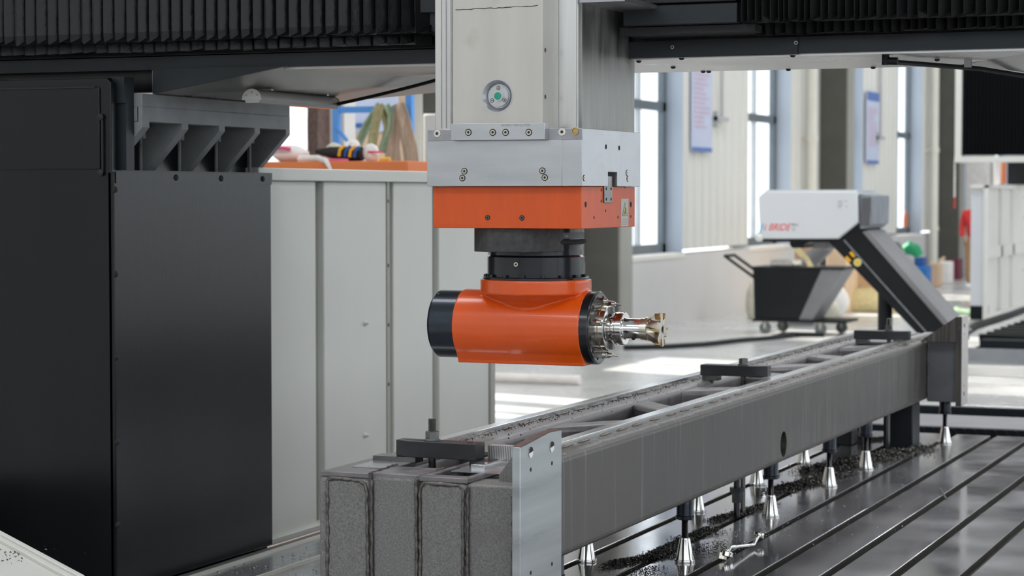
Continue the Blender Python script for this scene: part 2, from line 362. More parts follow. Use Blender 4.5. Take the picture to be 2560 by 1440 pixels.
# down pipes and wall fittings
for px, lbl in ((2028, 'cream drain pipe running down the wall left of the broad dark steel column'), (2335, 'cream drain pipe running down the wall left of the farthest dark column')):
    p = P(px, 500, 1, 8.78); t = thing('drain_pipe', lbl, 'pipe', (p.x, 8.78, 0), 'drain pipes on the window wall')
    MB().cyl((p.x, 8.78, 0), (p.x, 8.78, 9), .085, n=16).build('pipe', 'pipe', t)
    for z in (1.0, 2.6, 4.6): MB().cyl((p.x, 8.78, z), (p.x, 8.78, z + .09), .105, n=16).box(p.x - .03, p.x + .03, 8.78, 8.95, z, z + .08).build('pipe_bracket', 'pipe', t)
for px, py, lbl in ((1805, 298, 'thin grey conduit with small tap bracket on wall, nearer one'), (2202, 345, 'thin grey conduit with small tap bracket beside the far blue poster')):
    p = P(px, py, 1, 8.88); t = thing('wall_tap', lbl, 'tap', tuple(p), 'conduit taps on the window wall')
    MB().tube([p, (p.x, p.y, 8)], .02, 8).build('conduit', 'inkl', t)
    MB().box(p.x - .35, p.x + .25, p.y - .03, p.y + .02, p.z - .03, p.z + .03).box(p.x - .35, p.x - .3, p.y - .03, p.y + .02, p.z - .12, p.z + .1).build('tap_bar', 'inkl', t)
# posters
def poster(px0, px1, ztop, zbot, label, n):
    a = P(px0, 400, 1, 8.9).x; b = P(px1, 400, 1, 8.9).x
    t = thing('poster', label, 'poster', ((a + b) / 2, 8.9, zbot), 'blue notice boards on the window wall')
    MB().box(a, b, 8.885, 8.91, zbot, ztop).build('board', 'poster', t)
    MB().box(a, b, 8.88, 8.884, zbot, zbot + .06).build('lower_border', 'posterblue', t)
    MB().box(a, b, 8.88, 8.884, ztop - .16, ztop).build('upper_border', 'posterblue', t)
    m_ = MB(); rnd = random.Random(n)
    z = ztop - .3
    while z > zbot + .35:
        m_.box(a + .1, a + .12 + (b - a - .25) * rnd.uniform(.6, 1), 8.88, 8.884, z - .03, z); z -= .065
    o_ = m_.build('text_lines', 'posterpink', t); o_['kind'] = 'stuff'
poster(1727, 1777, 4.35, 2.33, 'tall blue notice board with text lines between the first and second windows', 1)
poster(2165, 2195, 3.6, 2.30, 'small blue notice board on the wall between the far windows', 2)
p = P(2263, 555, 1, 9.19)
tag(MB().lathe((p.x, 9.185, p.z), (0, -1, 0), [(0, .22), (.01, .22)], 20).build('round_sticker', 'otray'), 'orange round sticker on the far window pane', 'sticker')

# ================================================================== T-SLOT TABLE
TZ = .55
slots = [1.25 - .2 * k for k in range(7, 0, -1)] + [1.246, 1.45, 1.652, 1.846, 2.045, 2.25, 2.467, 2.67, 2.87]
slots = sorted(slots)
tb = thing('t_slot_table', 'long wet grey cast iron machine table with parallel T slots', 'machine table', (6, 2, 0))
prof = [(-.3, .1), (-.3, TZ)]
hw = .0165
for s in slots:
    prof += [(s - hw, TZ), (s - hw, TZ - .028), (s - hw - .012, TZ - .028), (s - hw - .012, TZ - .05), (s + hw + .012, TZ - .05), (s + hw + .012, TZ - .028), (s + hw, TZ - .028), (s + hw, TZ)]
prof += [(3.14, TZ), (3.14, .1)]
mb = MB().prism(prof, 0, 2.2, 10.86)
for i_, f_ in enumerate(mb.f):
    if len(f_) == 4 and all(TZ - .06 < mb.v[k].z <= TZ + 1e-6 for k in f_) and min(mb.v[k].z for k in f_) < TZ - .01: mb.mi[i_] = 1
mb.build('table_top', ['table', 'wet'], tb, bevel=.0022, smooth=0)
MB().box(2.4, 10.7, -.1, 3.0, 0, .1).build('table_base', 'paintdk', tb)
e = P(2376, 1085, 0, 10.86)
# side rails between table and guard
t = thing('side_way_cover', 'grey metal strip with two raised ribs beside the dark column foot', 'cover', (6, 3.4, 0))
MB().box(5.72, 10.9, 3.15, 3.79, .2, .44).build('strip', 'fluted', t)
for y in (3.575, 3.79): MB().box(5.72, 10.9, y - .0045, y + .0045, .42, .452).build('rib', 'pipe', t)
MB().box(5.72, 10.9, 3.80, 3.846, .2, .445).build('edge_plate', 'paintgr', t)

# chip channel, cross bar and telescopic covers past the end of the table
def xbox(name, mat, x0, x1, y0, y1, z0, z1, label, cat, group=None, bev=.004):
    return tag(MB().box(x0, x1, y0, y1, z0, z1).build(name, mat, bevel=bev), label, cat, group)
t = thing('chip_conveyor_channel', 'dark blue black chain conveyor channel along the table end', 'conveyor', (11.2, 1, 0))
MB().box(10.88, 11.66, -1.4, 3.0, 0, .20).build('trough', 'chain', t)
MB().box(11.65, 11.675, -1.4, 3.0, .2, .495).build('chain_wall', 'chain', t)
lk = MB().prism([(-.030, -.06), (-.018, -.06), (.030, .03), (.018, .03)], 0, -.012, 0).mesh('chain_slat', 'convblk')
for k in range(44): put(lk, 'chain_slat', t, (11.65, 2.5 - k * .055, .463))
xbox('cross_bar', 'convgrey', 11.68, 12.3, -1.4, 3.0, 0, .5, 'flat grey cover bar between the dark gaps past the table end', 'cover')
xbox('gap_shade_plate', 'chain', 12.84, 12.895, -1.4, 3.0, 0, .492, 'black plate added as shade between grey bar and light cover', 'cover')  # dark plate added over the cover front, standing for shade in the gap
t = thing('telescopic_cover', 'light steel telescopic way cover stretching back behind the table end', 'cover', (14, 1, 0))
MB().box(12.9, 16.0, -1.4, 3.0, .0, .5).build('segment', 'cover', t, bevel=.01)
MB().box(16.0, 16.15, -1.4, 3.3, .0, .48).build('joint_strip', 'convgrey', t)
MB().box(16.15, 18.1, -1.4, 3.4, .0, .47).build('segment', 'fluted', t, bevel=.01)
seg = MB().box(-.02, .02, -1.4, 3.4, 0, .012).mesh('corrugation', 'fluted')
for k in range(12): put(seg, 'corrugation', t, (16.3 + k * .15, 0, .47))

# ================================================================== GUARD FENCE behind the column
GY = 3.93
t = thing('panel_guard', 'cream sheet metal guard fence of tall folded panels behind the dark column', 'guard', (8, GY, 0))
gx = [7.09, 7.63, 8.271, 8.743, 9.38]
MB().box(7.09, 9.38, GY + .03, GY + .06, .43, 1.80).build('backing', 'white_shade', t)
for a, b in zip(gx[:-1], gx[1:]):
    MB().box(a + .035, b - .035, GY, GY + .035, .44, 1.80).build('panel', 'white', t, bevel=.006)
MB().box(7.10, 9.40, GY - .02, GY + .09, 1.80, 1.848).build('top_rail', 'white', t, bevel=.004)
MB().box(7.09, 9.40, GY - .03, GY + .09, .43, .455).build('bottom_rail', 'white', t, bevel=.004)
MB().box(9.345, 9.40, GY - .01, GY + .09, .43, 1.82).build('end_post', 'white_shade', t, bevel=.004)
MB().box(8.235, 8.26, GY - .004, GY + .03, .45, 1.8).build('hinge_strip', 'white_shade', t)
for z in (.95, 1.2, 1.45, 1.72): put(DBOLT, 'screw', t, (8.247, GY - .004, z), PI / 2)
for p_ in (P(912, 808, 1, GY - .001), P(912, 1088, 1, GY - .001)):
    MB().cyl(p_, p_ + Vector((0, -.02, 0)), .012, .005, 10).build('stud', 'white', t)

# ================================================================== GANTRY COLUMN
CYY = 3.85; CXX = 6.02
t = thing('gantry_column', 'black painted gantry machine column standing left, with bolted side cover', 'machine column', (6.5, 4.3, 0))
MB().box(CXX + .03, 7.0, CYY + .02, 5.2, 0, 1.80).build('column_core', 'paintblk', t)
fc = MB().prism([(CYY + .005, .2), (CYY + .005, 2.11), (CYY + .02, 2.125), (5.2, 2.125), (5.2, .2)], 0, CXX, CXX + .03).build('front_cover', 'paintblk', t, bevel=.003)
MB().box(CXX - .006, CXX, CYY + .045, 5.2, 1.83, 2.095).build('access_panel', 'paintblk', t, bevel=.004)
a = P(255, 293, 0, CXX - .008); b = P(255, 432, 0, CXX - .008)
MB().box(CXX - .009, CXX - .005, a.y - .003, a.y + .003, b.z, a.z).build('latch_slot', 'hole', t)
for q in (a, b): put(DOME, 'hinge_pin', t, (CXX - .008, q.y + .006, q.z))
MB().box(CXX - .01, CXX - .004, CYY + .06, 5.2, 2.093, 2.098).build('panel_gap', 'hole', t)
sc_ = MB().box(CXX, 7.078, CYY - .003, CYY + .02, .45, 1.822).build('side_cover', 'paintblk', t, bevel=.003)
MB().box(CXX + .01, 7.078, CYY - .006, CYY - .002, 1.785, 1.822).build('top_flange', 'paintblk', t)
for px, py in ((287, 474), (289, 685), (291, 893), (292, 1105), (294, 1313), (440, 444), (553, 446), (657, 447)):
    q = P(px, py, 1, CYY - .006); put(DOME, 'cover_screw', t, q, PI / 2)
MB().box(CXX - .0, 7.078, CYY + .02, 5.2, .0, .45).build('column_foot', 'paintblk', t)

# bracket with ribs carrying the crossbeam
t = thing('crossbeam_bracket', 'grey ribbed bracket with four bolt pockets on top of the black column', 'bracket', (6.6, 3.9, 1.82))
BY = 3.80
MB().box(6.119, 7.141, BY, 4.3, 2.035, 2.078).build('top_plate', 'bracket', t, bevel=.003)
MB().box(6.119, 7.141, BY + .015, BY + .06, 1.986, 2.035).build('lip', 'bracket', t)
mb = MB(); ribs = [(6.119, 6.165), (6.37, 6.412), (6.619, 6.66), (6.873, 6.912), (7.108, 7.141)]
mb.box(6.119, 7.141, BY, BY + .02, 1.986, 2.036)
mb.build('face_plate', 'bracket', t, bevel=.002)
ribm = []
for a, b in ribs:
    MB().prism([(BY, 1.99), (BY, 1.968), (BY + .135, 1.826), (3.965, 1.826), (3.965, 1.99)], 0, a, b).build('gusset', 'bracket', t, bevel=.002)
MB().box(6.13, 7.13, 3.966, 4.3, 1.826, 2.03).build('shade_plate', 'paintblk', t)  # black plate behind the ribs, standing for shade in the pockets
MB().box(6.03, 7.13, CYY + .02, 4.3, 1.80, 1.828).build('base_plate', 'paintblk', t)
for (a, b), (c_, d_) in zip(ribs[:-1], ribs[1:]):
    x = (b + c_) / 2 - .015
    MB().cyl((x, BY + .09, 1.935), (x, BY + .09, 1.975), .018, n=16).cyl((x, BY + .09, 1.975), (x, BY + .09, 2.035), .02, n=16).build('bolt_head', 'paintgr', t)
    MB().cyl((x, BY + .09, 1.828), (x, BY + .09, 1.936), .006, n=12).build('bolt_shank', 'paintgr', t)
MB().box(6.07, 6.118, BY + .03, 4.28, 1.828, 2.13).build('front_web', 'paintdk', t)
MB().box(6.06, 6.07, BY + .03, 4.28, 2.045, 2.13).build('web_plate', 'paintdk', t)

# ================================================================== CROSSBEAM
t = thing('crossbeam', 'dark grey gantry crossbeam spanning the top of the picture', 'machine beam', (6.5, 2, 2.16))
MB().box(6.32, 7.0, -1.8, 5.6, 2.22, 3.4).build('beam_body', 'paintblk', t)
MB().box(6.2, 6.215, 2.3, 5.2, 2.158, 2.206).box(6.2, 6.25, 2.3, 5.2, 2.2, 2.206).build('front_fascia', 'paintdk', t, bevel=.001)
q = P(1995, 130, 0, 6.2).y
MB().box(6.2, 6.215, q, 2.35, 2.158, 2.206).build('front_fascia', 'paintdk', t)
MB().box(6.2, 6.215, -1.6, q - .001, 2.160, 2.208).build('front_fascia', 'paintdk', t)
r_ = P(1675, 130, 0, 6.19).y
MB().box(6.22, 6.32, -1.6, 5.2, 2.162, 2.3).build('shade_plate', 'paintblk', t)  # added plate, stops light leaking between bellows and fascia
MB().box(6.26, 6.32, 3.84, 5.3, 2.09, 2.3).build('rear_apron', 'paintblk', t)
MB().box(6.195, 6.2, q, r_, 2.159, 2.207).build('splice_plate', 'paintdk', t)
put(DBOLT, 'screw', t, P(1990, 107, 0, 6.195)); put(DBOLT, 'screw', t, P(1681, 118, 0, 6.195))
MB().box(6.215, 6.885, .95, 2.66, 2.153, 2.160).build('soffit_sheet', 'soffit', t)
MB().box(6.215, 7.2, 2.66, 3.33, 2.150, 2.160).build('soffit_sheet', 'soffit_l', t)
# sloping haunches
hl = MB(); A = (6.216, 3.33, 2.158); B = (6.216, 3.82, 2.079); C_ = (7.25, 3.82, 2.079); D = (7.25, 2.85, 2.149)
hl.add([A, B, C_, D] + [(p_[0], p_[1], 2.2) for p_ in (A, B, C_, D)], [(3, 2, 1), (3, 1, 0), (0, 1, 5, 4), (1, 2, 6, 5), (2, 3, 7, 6), (4, 5, 6, 7)])
hl.build('left_haunch_sheet', 'soffit_l', t, smooth=0)
MB().prism([(3.30, 2.16), (3.80, 2.08), (3.80, 2.16)], 0, 6.185, 6.199).build('haunch_fascia', 'paintdk', t)
hr = MB(); A = (6.216, .95, 2.158); B = (6.216, .1, 2.02); C_ = (7.15, .1, 2.02); D = (6.885, 1.3, 2.15)
hr.add([A, B, C_, D] + [(p_[0], p_[1], 2.2) for p_ in (A, B, C_, D)], [(0, 1, 3), (1, 2, 3), (4, 5, 1, 0), (5, 6, 2, 1), (6, 7, 3, 2), (7, 6, 5, 4)])
hr.build('right_haunch_sheet', 'soffit', t, smooth=0)
for px, py in ((1597, 152), (1683, 167), (1704, 145), (1758, 178), (1772, 178), (1971, 173), (1982, 138), (2183, 168), (2343, 148)):
    p_ = P(px, py, 2, 2.152); MB().lathe(p_, (0, 0, -1), [(0, .008), (.003, .008), (.006, .004)], 12).build('soffit_screw', 'hole', t)
# saddle blocks at the ram
a = P(1035, 40, 0, 6.05); b = P(1035, 82, 0, 6.05)
t2 = thing('saddle', 'dark grey saddle slide box on the crossbeam behind the ram', 'machine slide', (6.15, 2.4, 2.24))
sl = MB().box(6.02, 6.3, 2.6, a.y, b.z, 2.9).build('slide_block', 'paintdk', t2, bevel=.003)
MB().box(6.0, 6.3, 2.6, P(1035, 35, 0, 6.0).y, P(1035, 33, 0, 6.0).z, 2.9).build('slide_cover', 'paintdk', t2, bevel=.003)
a = P(1843, 10, 0, 6.0); b = P(1838, 57, 0, 6.0)
MB().box(6.0, 6.3, a.y, 2.1, b.z, P(1700, 10, 0, 6.0).z).build('slide_block', 'paintdk', t2, bevel=.003)
MB().box(6.03, 6.3, P(1888, 50, 0, 6.03).y, 2.12, 2.215, b.z - .002).build('slide_base', 'hole', t2)
MB().box(5.99, 6.3, a.y + .0, 2.1, P(1700, 8, 0, 6.0).z, 2.9).build('slide_cover', 'paintblk', t2, bevel=.003)
MB().box(6.24, 6.32, 1.6, 3.0, 2.22, 2.9).build('slide_back', 'paintblk', t2)
q = P(1600, 12, 0, 5.85)
MB().box(5.72, 6.1, q.y, 2.13, q.z, q.z + .012).build('wiper_plate', 'alu_dark', t2)

def bellows(ys, xf, dep, z0, z1, crimp, name, mat, label, seed):
    rnd = random.Random(seed); rows = []; n = len(ys)
    zs = [(z0, 'b'), (z0 + crimp, 'm'), (z1, 't')]
    pts = []
    for i in range(n - 1):
        y0, y1 = ys[i], ys[i + 1]; j = rnd.uniform(-.004, .004)
        pts.append((y0, 0, j)); pts.append((y0 + (y1 - y0) * .93, 1, j))
    mb = MB(); vs = []
    for z, k in zs:
        for (y, v, j) in pts:
            x = xf + (dep if v else 0)
            if k == 'b': x = xf + (dep * .15 if v else .004); 
            vs.append((x, y + (0 if k == 't' else j * .5), z + (j if k == 'b' else 0) + (rnd.uniform(0, .006) if k == 'b' and v else 0)))
    m = len(pts)
    for (y, v, j) in pts: vs.append((xf + dep + .05, y, z0 + .004))
    fs = []
    for r in range(2):
        for i in range(m - 1): fs.append((r * m + i, r * m + i + 1, (r + 1) * m + i + 1, (r + 1) * m + i))
    for i in range(m - 1): fs.append((3 * m + i, 3 * m + i + 1, i + 1, i))
    mb.add(vs, fs)
    for (y, v, j) in pts:
        if not v: mb.tube([(xf + .002, y, z0 + .006 + j), (xf - .001, y, z0 + crimp), (xf - .001, y, z1)], .0013, 5)
    o_ = mb.build(name, mat, smooth=0); tag(o_, label, 'bellows', 'folded bellows on the crossbeam')
    return o_
def seq(a, b, st, jit=0, seed=0):
    rnd = random.Random(seed); o_ = [a]
    while o_[-1] > b: o_.append(o_[-1] - st * (1 + rnd.uniform(-jit, jit)))
    return o_
yl = P(1048, 60, 0, 6.0).y; yr = P(1856, 40, 0, 6.0).y
bellows(seq(4.75, yl, .0425, .05, 1), 5.99, .034, 2.236, 2.9, .03, 'way_bellows', 'bellow', 'glossy black folded bellows, upper left of the ram', 1)
bellows(seq(4.75, P(1052, 90, 0, 6.1).y, .046, .05, 2), 6.10, .03, 2.2085, 2.42, .002, 'way_bellows', 'bellow', 'lower black bellows behind the front one, left of the ram', 2)
bellows(seq(yr, yr - .35, .022, .35, 3) + seq(yr - .39, -1.4, .031, .15, 4), 5.99, .03, 2.236, 2.9, .02, 'way_bellows', 'bellow2', 'dusty black bellows with tight folds, upper right of the ram', 3)
bellows(seq(P(1890, 80, 0, 6.1).y, -1.4, .027, .2, 5), 6.10, .022, 2.2085, 2.42, .002, 'way_bellows', 'bellow2', 'lower dusty black bellows, right of the ram above the fascia', 4)

# work light and its cable, hose on the right
LA = Vector((6.40, 3.55, 2.062)); LB = Vector((6.99, 3.55, 2.062))
t = thing('work_light', 'half round grey tube work light hanging under the crossbeam', 'lamp', tuple(LA))
hp = [(LA.y + .033 * math.cos(a_), LA.z + .004 + .033 * math.sin(a_)) for a_ in [PI * k / 14 for k in range(15)]]
MB().prism(hp, 0, LA.x + .004, LB.x - .004).build('lamp_housing', 'lamp', t)
hp2 = [(LA.y + .037 * math.cos(a_), LA.z + .002 + .037 * math.sin(a_)) for a_ in [PI * k / 14 for k in range(15)]]
for x in (LA.x, LB.x - .006): MB().prism(hp2, 0, x, x + .006).build('end_cap', 'lamp', t)
MB().prism([(LA.y - .03, LA.z + .004), (LA.y + .03, LA.z + .004), (LA.y + .024, LA.z - .008), (LA.y - .024, LA.z - .008)], 0, LA.x + .005, LB.x - .005).build('lens', 'lens', t)
for a_ in (.6, 1.57, 2.5): put(BOLTS, 'screw', t, (LA.x, LA.y + .026 * math.cos(a_), LA.z + .004 + .024 * math.sin(a_)), 0, .5)
for x in (6.47, 6.88):
    MB().box(x - .008, x + .008, LA.y - .04, LA.y + .04, LA.z + .035, LA.z + .04).box(x - .006, x + .006, LA.y - .012, LA.y - .006, LA.z + .04, 2.125).box(x - .006, x + .006, LA.y + .006, LA.y + .012, LA.z + .04, 2.12).cyl((x, LA.y - .03, LA.z + .052), (x, LA.y + .03, LA.z + .052), .005, n=8).build('hanger', 'alu_dark', t)
pts = []
a = Vector((6.99, 3.55, 2.068)); b = P(1088, 192, 1, 3.0); b2 = b + (b - a) * .9
for k in range(13): s = k / 12; q = a.lerp(b2, s); q.z -= .012 * math.sin(PI * s); pts.append(q)
tag(MB().tube(pts, .0062, 10).build('lamp_cable', 'cable'), 'black cable running from the work light towards the ram', 'cable')
a = P(2214, 152, 2, 2.137); b = P(2300, 160, 2, 2.136); c_ = P(2450, 172, 2, 2.130); d_ = P(2600, 196, 2, 2.11)
t = thing('coolant_hose', 'black coolant hose with elbow fitting under the right of the crossbeam', 'hose', tuple(a))
MB().tube([a + Vector((0, .0, .0)), (a + Vector((0, -.02, -.004))), b, c_, d_], .0075, 10).build('hose', 'cable', t)
MB().cyl(a + Vector((0, 0, -.012)), (a.x, a.y, 2.155), .011, n=12).cyl(a + Vector((0, .008, 0)), a + Vector((0, -.035, -.002)), .0115, n=12).build('elbow_fitting', 'cable', t)
q = P(2420, 168, 2, 2.13); MB().box(q.x - .01, q.x + .01, q.y - .01, q.y + .01, q.z, q.z + .025).build('hose_clip', 'alu_dark', t)

# ================================================================== RAM WITH MILLING HEAD
t = thing('milling_ram', 'steel machine ram with orange right angle milling head at the centre', 'milling head', (5.95, 2.352, 1.25))
RY0, RY1 = 2.14, 2.585
MB().box(5.80, 6.2, RY0 + .012, RY1 - .006, 1.93, 3.2).build('ram_core', 'ramside', t)
yA = P(1132, 200, 0, 5.745).y
MB().box(5.745, 5.85, yA + .001, RY1, 1.934, 3.2).build('guide_rail', 'rail', t, bevel=.002)
for s in (.02, .035, .05): MB().box(5.743, 5.746, RY1 - s - .002, RY1 - s, 1.94, 3.2).build('rail_groove', 'alu_dark', t)
cv = (P(1357, 200, 0, 5.705).y, P(1132, 200, 0, 5.705).y)
# front cover with a dished sight port
pc = P(1243, 240, 0, 5.705)
mb = MB(); n = 40; R0 = .047
ring = [(pc.y + R0 * math.cos(2 * PI * k / n), pc.z + R0 * math.sin(2 * PI * k / n)) for k in range(n)]
z0_, z1_ = 1.934, 3.2; y0_, y1_ = cv
def edge(a_):
    dy, dz = math.cos(a_), math.sin(a_); S = .075
    k_ = S / max(abs(dy), abs(dz)); return (pc.y + dy * k_, pc.z + dz * k_)
vs = []; fs = []
for k in range(n): vs.append((5.705, *ring[k]))
for k in range(n): vs.append((5.705, *edge(2 * PI * k / n)))
for k in range(n): k2 = (k + 1) % n; fs.append((k, k + n, k2 + n, k2))
b0 = len(vs)
S = .075
for y in (y0_, pc.y - S, pc.y + S, y1_):
    for z in (z0_, pc.z - S, pc.z + S, z1_): vs.append((5.705, y, z))
for i in range(3):
    for j in range(3):
        if i == 1 and j == 1: continue
        q = b0 + i * 4 + j; fs.append((q, q + 1, q + 5, q + 4))
mb.add(vs, fs)
mb.add([(5.705, y0_, z0_), (5.705, y1_, z0_), (5.81, y0_, z0_), (5.81, y1_, z0_), (5.705, y0_, z1_), (5.705, y1_, z1_), (5.81, y0_, z1_), (5.81, y1_, z1_)],
       [(0, 2, 3, 1), (0, 4, 6, 2), (1, 3, 7, 5)])
mb.build('front_cover', 'stain', t, smooth=30)
for z in (2.024, 2.155):
    put(DBOLT, 'side_screw', t, (5.725, y0_, z), PI / 2, .8)
MB().lathe((5.705, pc.y, pc.z), (1, 0, 0), [(-.0008, R0 + .001), (-.0008, R0 - .002), (.004, R0 - .005), (.014, .034), (.015, .0005)], 40, open=True).build('sight_port_dish', 'alu', t)
MB().lathe((5.72, pc.y, pc.z), (-1, 0, 0), [(0, .031), (.006, .031), (.007, .030), (.007, .0005)], 36).build('port_disc', 'alu', t, bevel=0)
MB().lathe((5.713, pc.y, pc.z), (-1, 0, 0), [(0, .0155), (.004, .0155), (.004, .011), (.0, .011)], 28, closed=True).build('port_collar', 'chrome_b', t)
lab(MB().lathe((5.713, pc.y, pc.z), (-1, 0, 0), [(0, .0112), (.0035, .0112), (.004, .0005)], 28).build('sight_lens', 'green', t), 'round green sight lens')
for a_ in (90, 212, 328):
    put(BOLTS, 'port_screw', t, (5.7128, pc.y + .0225 * math.cos(math.radians(a_)), pc.z + .0225 * math.sin(math.radians(a_))), 0, .8)
# dried sealant line near the top of the cover
rnd = random.Random(3); pts = []
for k in range(22):
    s = k / 21; q = P(1139 + (1345 - 1139) * s, 25 - 11 * s + rnd.uniform(-1.3, 1.3), 0, 5.704); pts.append(q)
MB().tube(pts, [.0006 + .0006 * rnd.random() for _ in pts], 6).build('sealant_line', 'hole', t)
# right front rail
yB = P(1381, 200, 0, 5.79).y; yC = P(1447, 200, 0, 5.79).y
MB().box(5.785, 5.85, yC, yB, 1.934, 3.2).build('guide_rail', 'rail', t, bevel=.003)
MB().box(5.784, 5.786, yB - .022, yB - .0205, 1.94, 3.2).box(5.784, 5.786, yC + .004, yC + .0055, 1.94, 3.2).build('rail_edge_line', 'alu_dark', t)
MB().box(5.782, 5.81, yB + .001, cv[0] + .02, 1.934, 3.2).build('gap_filler', 'hole', t)
# side face: two rails with recessed casting
yS = yC
xa = P(1475, 200, 1, yS).x; xb = P(1560, 200, 1, yS).x; xc = P(1586, 200, 1, yS).x
MB().box(5.80, xa, yS - .001, yS + .03, 1.925, 3.2).build('side_rail', 'ramside', t, bevel=.002)
MB().box(xa, xb, yS + .007, yS + .03, 1.90, 3.2).build('side_casting', 'ramside', t)
MB().box(xb, xc, yS - .001, yS + .05, 1.90, 3.2).build('side_rail', 'ramside', t, bevel=.002)
# clamp block
FY0, FY1 = 2.115, 2.590
nx0 = P(1520, 430, 1, FY0).x; nx1 = P(1543, 430, 1, FY0).x; nz = P(1530, 430, 1, FY0).z
mb = MB().prism([(5.70, 1.772), (nx0, 1.772), (nx0, nz), (nx1, nz), (nx1, 1.772), (6.205, 1.772), (6.205, 1.934), (5.703, 1.934), (5.703, 1.902), (5.70, 1.902)], 1, FY0, FY0 + .06)
mb.prism([(5.70, 1.772), (6.205, 1.772), (6.205, 1.934), (5.703, 1.934), (5.703, 1.902), (5.70, 1.902)], 1, FY0 + .0601, FY1)
cb = mb.build('clamp_block', 'alu', t, bevel=.001)
MB().box(5.7015, 5.7035, FY0 + .001, FY1 - .001, 1.9025, 1.933).build('upper_step', 'alu_dark', t)
MB().box(nx0 - .0, nx1 + .0, FY0 + .03, FY0 + .04, 1.70, nz - .001).build('notch_back', 'steeldk', t)
k0 = P(1127, 330, 0, 5.676).y; k1 = P(1362, 330, 0, 5.676).y; kz1 = P(1250, 308, 0, 5.676).z; kz0 = P(1250, 350, 0, 5.676).z
kb = MB().box(5.676, 5.702, k1, k0, kz0, kz1).build('keeper_bar', 'alu', t, bevel=.0012)
for px in (1171, 1232, 1264, 1322): q = P(px, 331, 0, 5.676); put(BOLT, 'bolt', kb, q)
text('engraved_number', '0221721001-240308', 'alu_dark', kb, P(1325, 309.5, 0, 5.6757), (0, 1, 0), (0, 0, -1), .0098, .0002, sx=1.08)
for px, py in ((1093, 334), (1405, 330)): put(BOLT, 'bolt', t, P(px, py, 0, 5.7015), 0, 1.1)
for px, py in ((1093, 334), (1405, 330)):
    q = P(px, py, 0, 5.701); mb = MB(); rnd = random.Random(px)
    mb.lathe(q, (-1, 0, 0), [(0, .0075), (0, .0112), (.0018, .0105), (.0018, .0078)], 9, closed=True); mb.build('sealant_blob', 'bag', t)
MB().lathe(P(1438, 328, 0, 5.7015), (-1, 0, 0), [(0, .0105), (.004, .0105), (.004, .008), (.001, .007), (.001, .0003)], 20).build('grease_plug', 'gold', t)
for px, py in ((1161, 428), (1156, 445), (1356, 427), (1362, 444)): put(BOLT, 'bolt', t, P(px, py, 0, 5.70), 0, .95)
for px, py, s in ((1515, 367, 1.1), (1548, 370, 1.1)): put(HOLE, 'tapped_hole', t, P(px, py, 1, FY0 - .0002), PI / 2, s)
for px, py in ((1460, 445), (1567, 432), (1569, 447)): put(BOLT, 'bolt', t, P(px, py, 1, FY0), PI / 2, .9)
# orange adapter
OY0, OY1 = 2.128, 2.584
MB().box(5.73, P(1587, 520, 1, OY0).x, OY0, OY1, 1.652, 1.7715).build('adapter_plate', 'orange_m', t, bevel=.0015)
for px, py in ((1219, 544), (1305, 545)): put(DBOLT, 'bolt', t, P(px, py, 0, 5.73), 0, 1.0)
for px, py, s in ((1464, 511, 1.3), (1577, 511, 1.3), (1503, 475, .7), (1503, 503, .7), (1514, 527, .7), (1485, 544, .7), (1545, 543, .7), (1577, 541, .7), (1562, 468, .6)):
    put(HOLE, 'tapped_hole', t, P(px, py, 1, OY0), PI / 2, s)
a = P(1511, 466, 1, OY0 - .004); b = P(1531, 507, 1, OY0 - .004)
key = MB().box(a.x, b.x, OY0 - .004, OY0 + .01, b.z, a.z + .03).build('drive_key', 'steeldk', t, bevel=.001)
for px, py in ((1516, 472), (1528, 472), (1516, 498), (1528, 498)): put(HOLE, 'key_screw', key, P(px, py, 1, OY0 - .0042), PI / 2, .7)
a = P(1553, 497, 1, OY0 - .001); b = P(1571, 565, 1, OY0 - .001)
sg = lab(MB().box(a.x, b.x, OY0 - .0012, OY0, b.z, a.z).build('warning_plate', 'signwhite', t), 'small white plate with yellow warning triangle')
xm = (a.x + b.x) / 2; wd = (b.x - a.x)
za = P(1562, 505, 1, OY0).z; zb = P(1562, 539, 1, OY0).z
MB().prism([(xm - wd * .36, zb), (xm + wd * .36, zb), (xm, za)], 1, OY0 - .0016, OY0 - .0012).build('triangle_border', 'ink', sg)
MB().prism([(xm - wd * .29, zb + .0015), (xm + wd * .29, zb + .0015), (xm, za - .004)], 1, OY0 - .0019, OY0 - .0016).build('triangle', 'yellowp', sg)
MB().tube([(xm - .006, OY0 - .002, zb + .004), (xm - .002, OY0 - .002, zb + .012), (xm + .004, OY0 - .002, zb + .016), (xm - .001, OY0 - .002, zb + .024)], .0012, 6).tube([(xm + .007, OY0 - .002, zb + .004), (xm + .001, OY0 - .002, zb + .013)], .0012, 6).build('warning_figure', 'ink', sg)
mb = MB()
for k in range(4): z = P(1562, 548 + k * 4, 1, OY0).z; mb.box(a.x + wd * .08, b.x - wd * .12, OY0 - .0016, OY0 - .0012, z - .0006, z)
mb.build('text_lines', 'ink', sg)
text('engraved_number', '171500571-240311', 'orange', t, P(1168, 559, 0, 5.7298), (0, 1, 0), (0, 0, -1), .0135, .0003)

